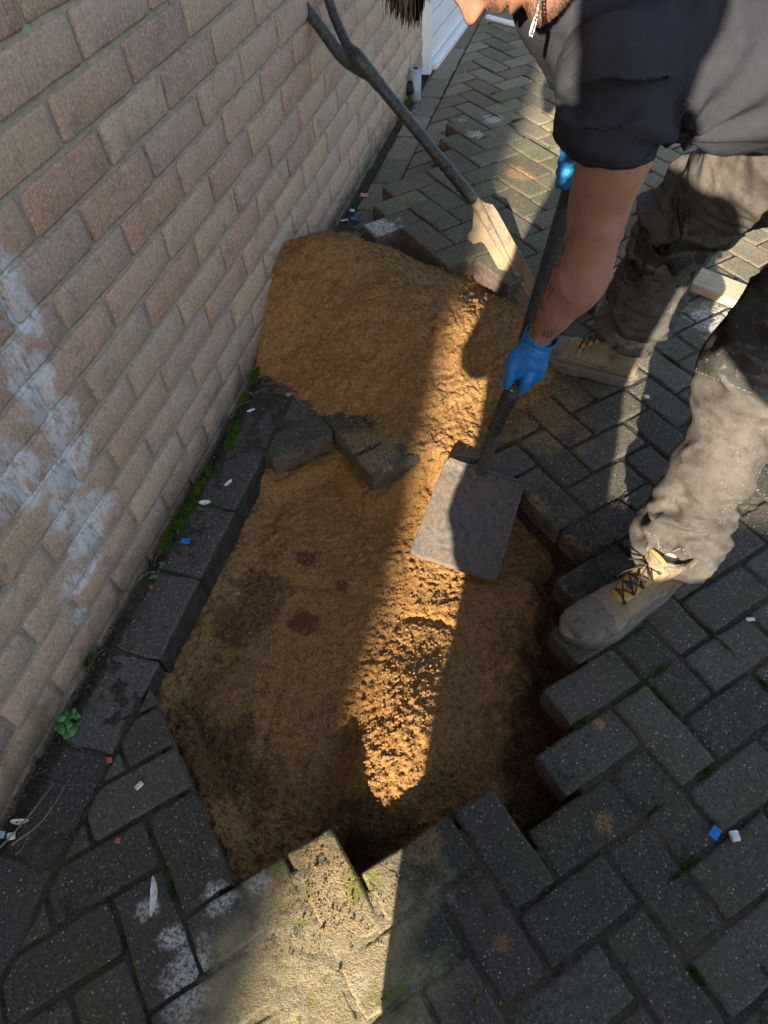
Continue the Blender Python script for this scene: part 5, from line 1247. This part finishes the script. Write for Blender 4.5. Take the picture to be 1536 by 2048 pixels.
# litter
def chip(name, pos, size, rot, mat, label, cat, bev=.0006):
    bm = bmesh.new(); box(bm, (0, 0, 0), size, None, bev)
    for q in bm.verts: q.co += Vector((random.uniform(-1, 1), random.uniform(-1, 1), 0)) * min(size[0], size[1]) * .04
    me = bpy.data.meshes.new(name); bm.to_mesh(me); bm.free(); o = link(name, me, mat); o.location = pos; o.rotation_euler = rot; return tag(o, label, cat)
a_ = chip('plastic_spacer', (1.268, -.272, .0085), (.021, .015, .003), (.1, -.05, R(62)), m_bluep, 'blue plastic shim lying on the pavers, lower right by a white crumb', 'plastic shim')
m_ink2 = m_dark
bm = bmesh.new()
for k in range(3): box(bm, (-.004 + .003 * k, .003 - .0015 * k, .0016), (.0022, .0005, .0003), Matrix.Rotation(R(35 * k), 3, 'Z'))
fin('embossed_mark', bm, m_ink2, a_)
chip('plastic_spacer', (.071, .100, .0055), (.021, .013, .003), (.05, .08, R(8)), m_bluep, 'blue plastic shim on the kerb beside bright green moss', 'plastic shim')
chip('plastic_spacer', (.055, 1.606, .006), (.020, .016, .004), (.2, .1, R(20)), m_bluep, 'blue plastic bit near the wall, just behind the sand heap', 'plastic shim')
chip('plastic_strip', (.022, 1.592, .004), (.030, .008, .002), (0, .1, R(40)), m_whitebit, 'white plastic strip touching a blue bit behind the sand heap', 'plastic strip')
chip('plastic_scrap', (.030, 1.665, .004), (.018, .013, .002), (.1, .1, R(15)), m_whitebit, 'white scrap on the kerb above the blue bit', 'scrap')
chip('pale_stone', (.229, -.449, .005), (.016, .009, .006), (0, 0, R(62)), m_whitebit, 'white oblong chip on the cut paver below the sand', 'stone chip', .002)
chip('pale_stone', (.223, -.292, -.078), (.012, .016, .008), (.1, .2, R(10)), m_grit, 'grey and white stone chip half buried in the sand', 'stone chip', .002)
chip('pale_stone', (.141, .648, .006), (.010, .018, .007), (0, 0, R(-30)), m_grit, 'pale stone wedged between kerb and corner paver', 'stone chip', .002)
chip('crumb', (1.302, -.268, .005), (.016, .018, .008), (.2, .1, .4), m_whitebit, 'white crumb beside the blue shim, lower right', 'crumb', .003)
chip('brick_chip', (.149, -.419, .002), (.010, .011, .007), (.2, .1, .6), m_berry, 'orange brick chip where three paver joints meet', 'brick chip', .002)
chip('brick_chip', (.236, -.546, .003), (.010, .009, .006), (.1, .3, .2), m_berry, 'orange brick chip at the tip of the triangular paver', 'brick chip', .002)
chip('brick_chip', (.046, -.035, -.004), (.012, .011, .007), (.1, .3, .9), m_berry, 'orange brick chip beside the tiny seedling', 'brick chip', .002)
chip('petal', (.043, 1.787, .003), (.026, .022, .0015), (.1, .15, .3), m_pink, 'pink petal on the grit beside the wall', 'petal')
chip('metal_tag', (1.355, .190, .0045), (.018, .008, .0018), (.1, 0, R(20)), m_whitebit, 'small pale tag on the paver right of the boot', 'tag')
chip('glass_chip', (1.122, .852, .006), (.016, .010, .005), (.4, .3, .5), m_whitebit, 'pale glassy chip behind the heel of the far boot', 'chip', .002)
def leafy(name, pos, ln, wd, rot, label, mat=m_whitebit, cat='dead leaf'):
    bm = bmesh.new(); n = 9; L1, L2, C1 = [], [], []
    for k in range(n + 1):
        t = k / n; w_ = wd * math.sin(math.pi * min(1, t * .96 + .03)) ** .8; y = (t - .5) * ln; x = .08 * ln * math.sin(t * 2.6)
        C1.append(bm.verts.new((x, y, .001))); L1.append(bm.verts.new((x - w_ / 2, y, .0035 + random.uniform(0, .001)))); L2.append(bm.verts.new((x + w_ / 2, y, .003 + random.uniform(0, .001))))
    for k in range(n): bm.faces.new((L1[k], C1[k], C1[k + 1], L1[k + 1])); bm.faces.new((C1[k], L2[k], L2[k + 1], C1[k + 1]))
    me = bpy.data.meshes.new(name); bm.to_mesh(me); bm.free(); o = link(name, me, mat); o.location = pos; o.rotation_euler = rot; md = o.modifiers.new('t', 'SOLIDIFY'); md.thickness = .0007; return tag(o, label, cat)
leafy('bleached_leaf', (.337, -.612, .004), .062, .012, (0, 0, R(26)), 'curled white dead leaf on the paving, lower left')
leafy('bleached_leaf', (.067, .222, .004), .030, .015, (0, 0, R(-70)), 'pale shell-like leaf on the kerb above the blue shim')
leafy('bleached_leaf', (.100, .295, .004), .026, .009, (0, 0, R(-20)), 'thin pale leaf at the middle of the kerb')
leafy('bleached_leaf', (.040, -.560, .0), .034, .010, (0, 0, R(-70)), 'white leaf at the wall foot, far lower left')
leafy('bleached_leaf', (.058, .560, .004), .024, .008, (0, 0, R(-50)), 'pale leaf beside the wall, below the sand heap')
chip('litter', (.040, -.588, .002), (.014, .012, .003), (.2, .2, .5), m_whitebit, 'white scrap beside a white leaf at the wall foot', 'scrap')
chip('litter', (.022, -.590, .002), (.010, .012, .003), (.2, .2, .2), m_pipe, 'pale blue scrap at the wall foot, lowest left corner', 'scrap')
random.seed(5)
bm = bmesh.new(); tw = []
for k in range(46):
    x, y = random.uniform(.0, .09), random.uniform(-.75, .9)
    if k > 30: x, y = random.uniform(.2, 1.3), random.uniform(-.8, .3)
    if hole_sd(np.array([[x, y]]))[0] < .01: continue
    a = random.uniform(0, 6.28); L = random.uniform(.012, .05); p0 = Vector((x, y, .004)); p1 = p0 + Vector((math.cos(a), math.sin(a), .05)) * L; pm = p0.lerp(p1, .5) + Vector((random.uniform(-1, 1), random.uniform(-1, 1), .4)) * L * .2
    if p0.x < .004 or p1.x < .004: continue
    tube(bm, [p0, pm, p1], [random.uniform(.0004, .0010)] * 3, sub=3, n=5)
o = fin('dry_stems', bm, m_twig, None, True); tag(o, 'thin dry stems scattered along the wall foot and paving', 'stems', kind='stuff')
for (a, b, c, lab) in (((.012, -.66, .001), (.055, -.56, .012), (.064, -.49, .002), 'dry curved twig at the wall foot, lower left'), ((.05, -.60, .003), (.085, -.55, .008), (.092, -.47, .003), 'thin brown twig lying across the kerb, lower left'), ((.15, 1.56, .004), (.20, 1.52, .02), (.25, 1.50, .03), 'short twig resting against the first loose paver')):
    bm = bmesh.new(); tube(bm, [a, b, c], [.0018, .0016, .0010], sub=5, n=7); o = fin('twig', bm, m_twig, None, True); tag(o, lab, 'twig')
bm = bmesh.new(); tube(bm, [(.19, 3.80, .010), (.36, 3.70, .012), (.60, 3.64, .012), (.85, 3.62, .010)], [.014] * 4, sub=4, n=10); o = fin('plastic_pipe', bm, m_white, None, True); tag(o, 'pale plastic pipe lying on the drive beyond the worker face', 'pipe')
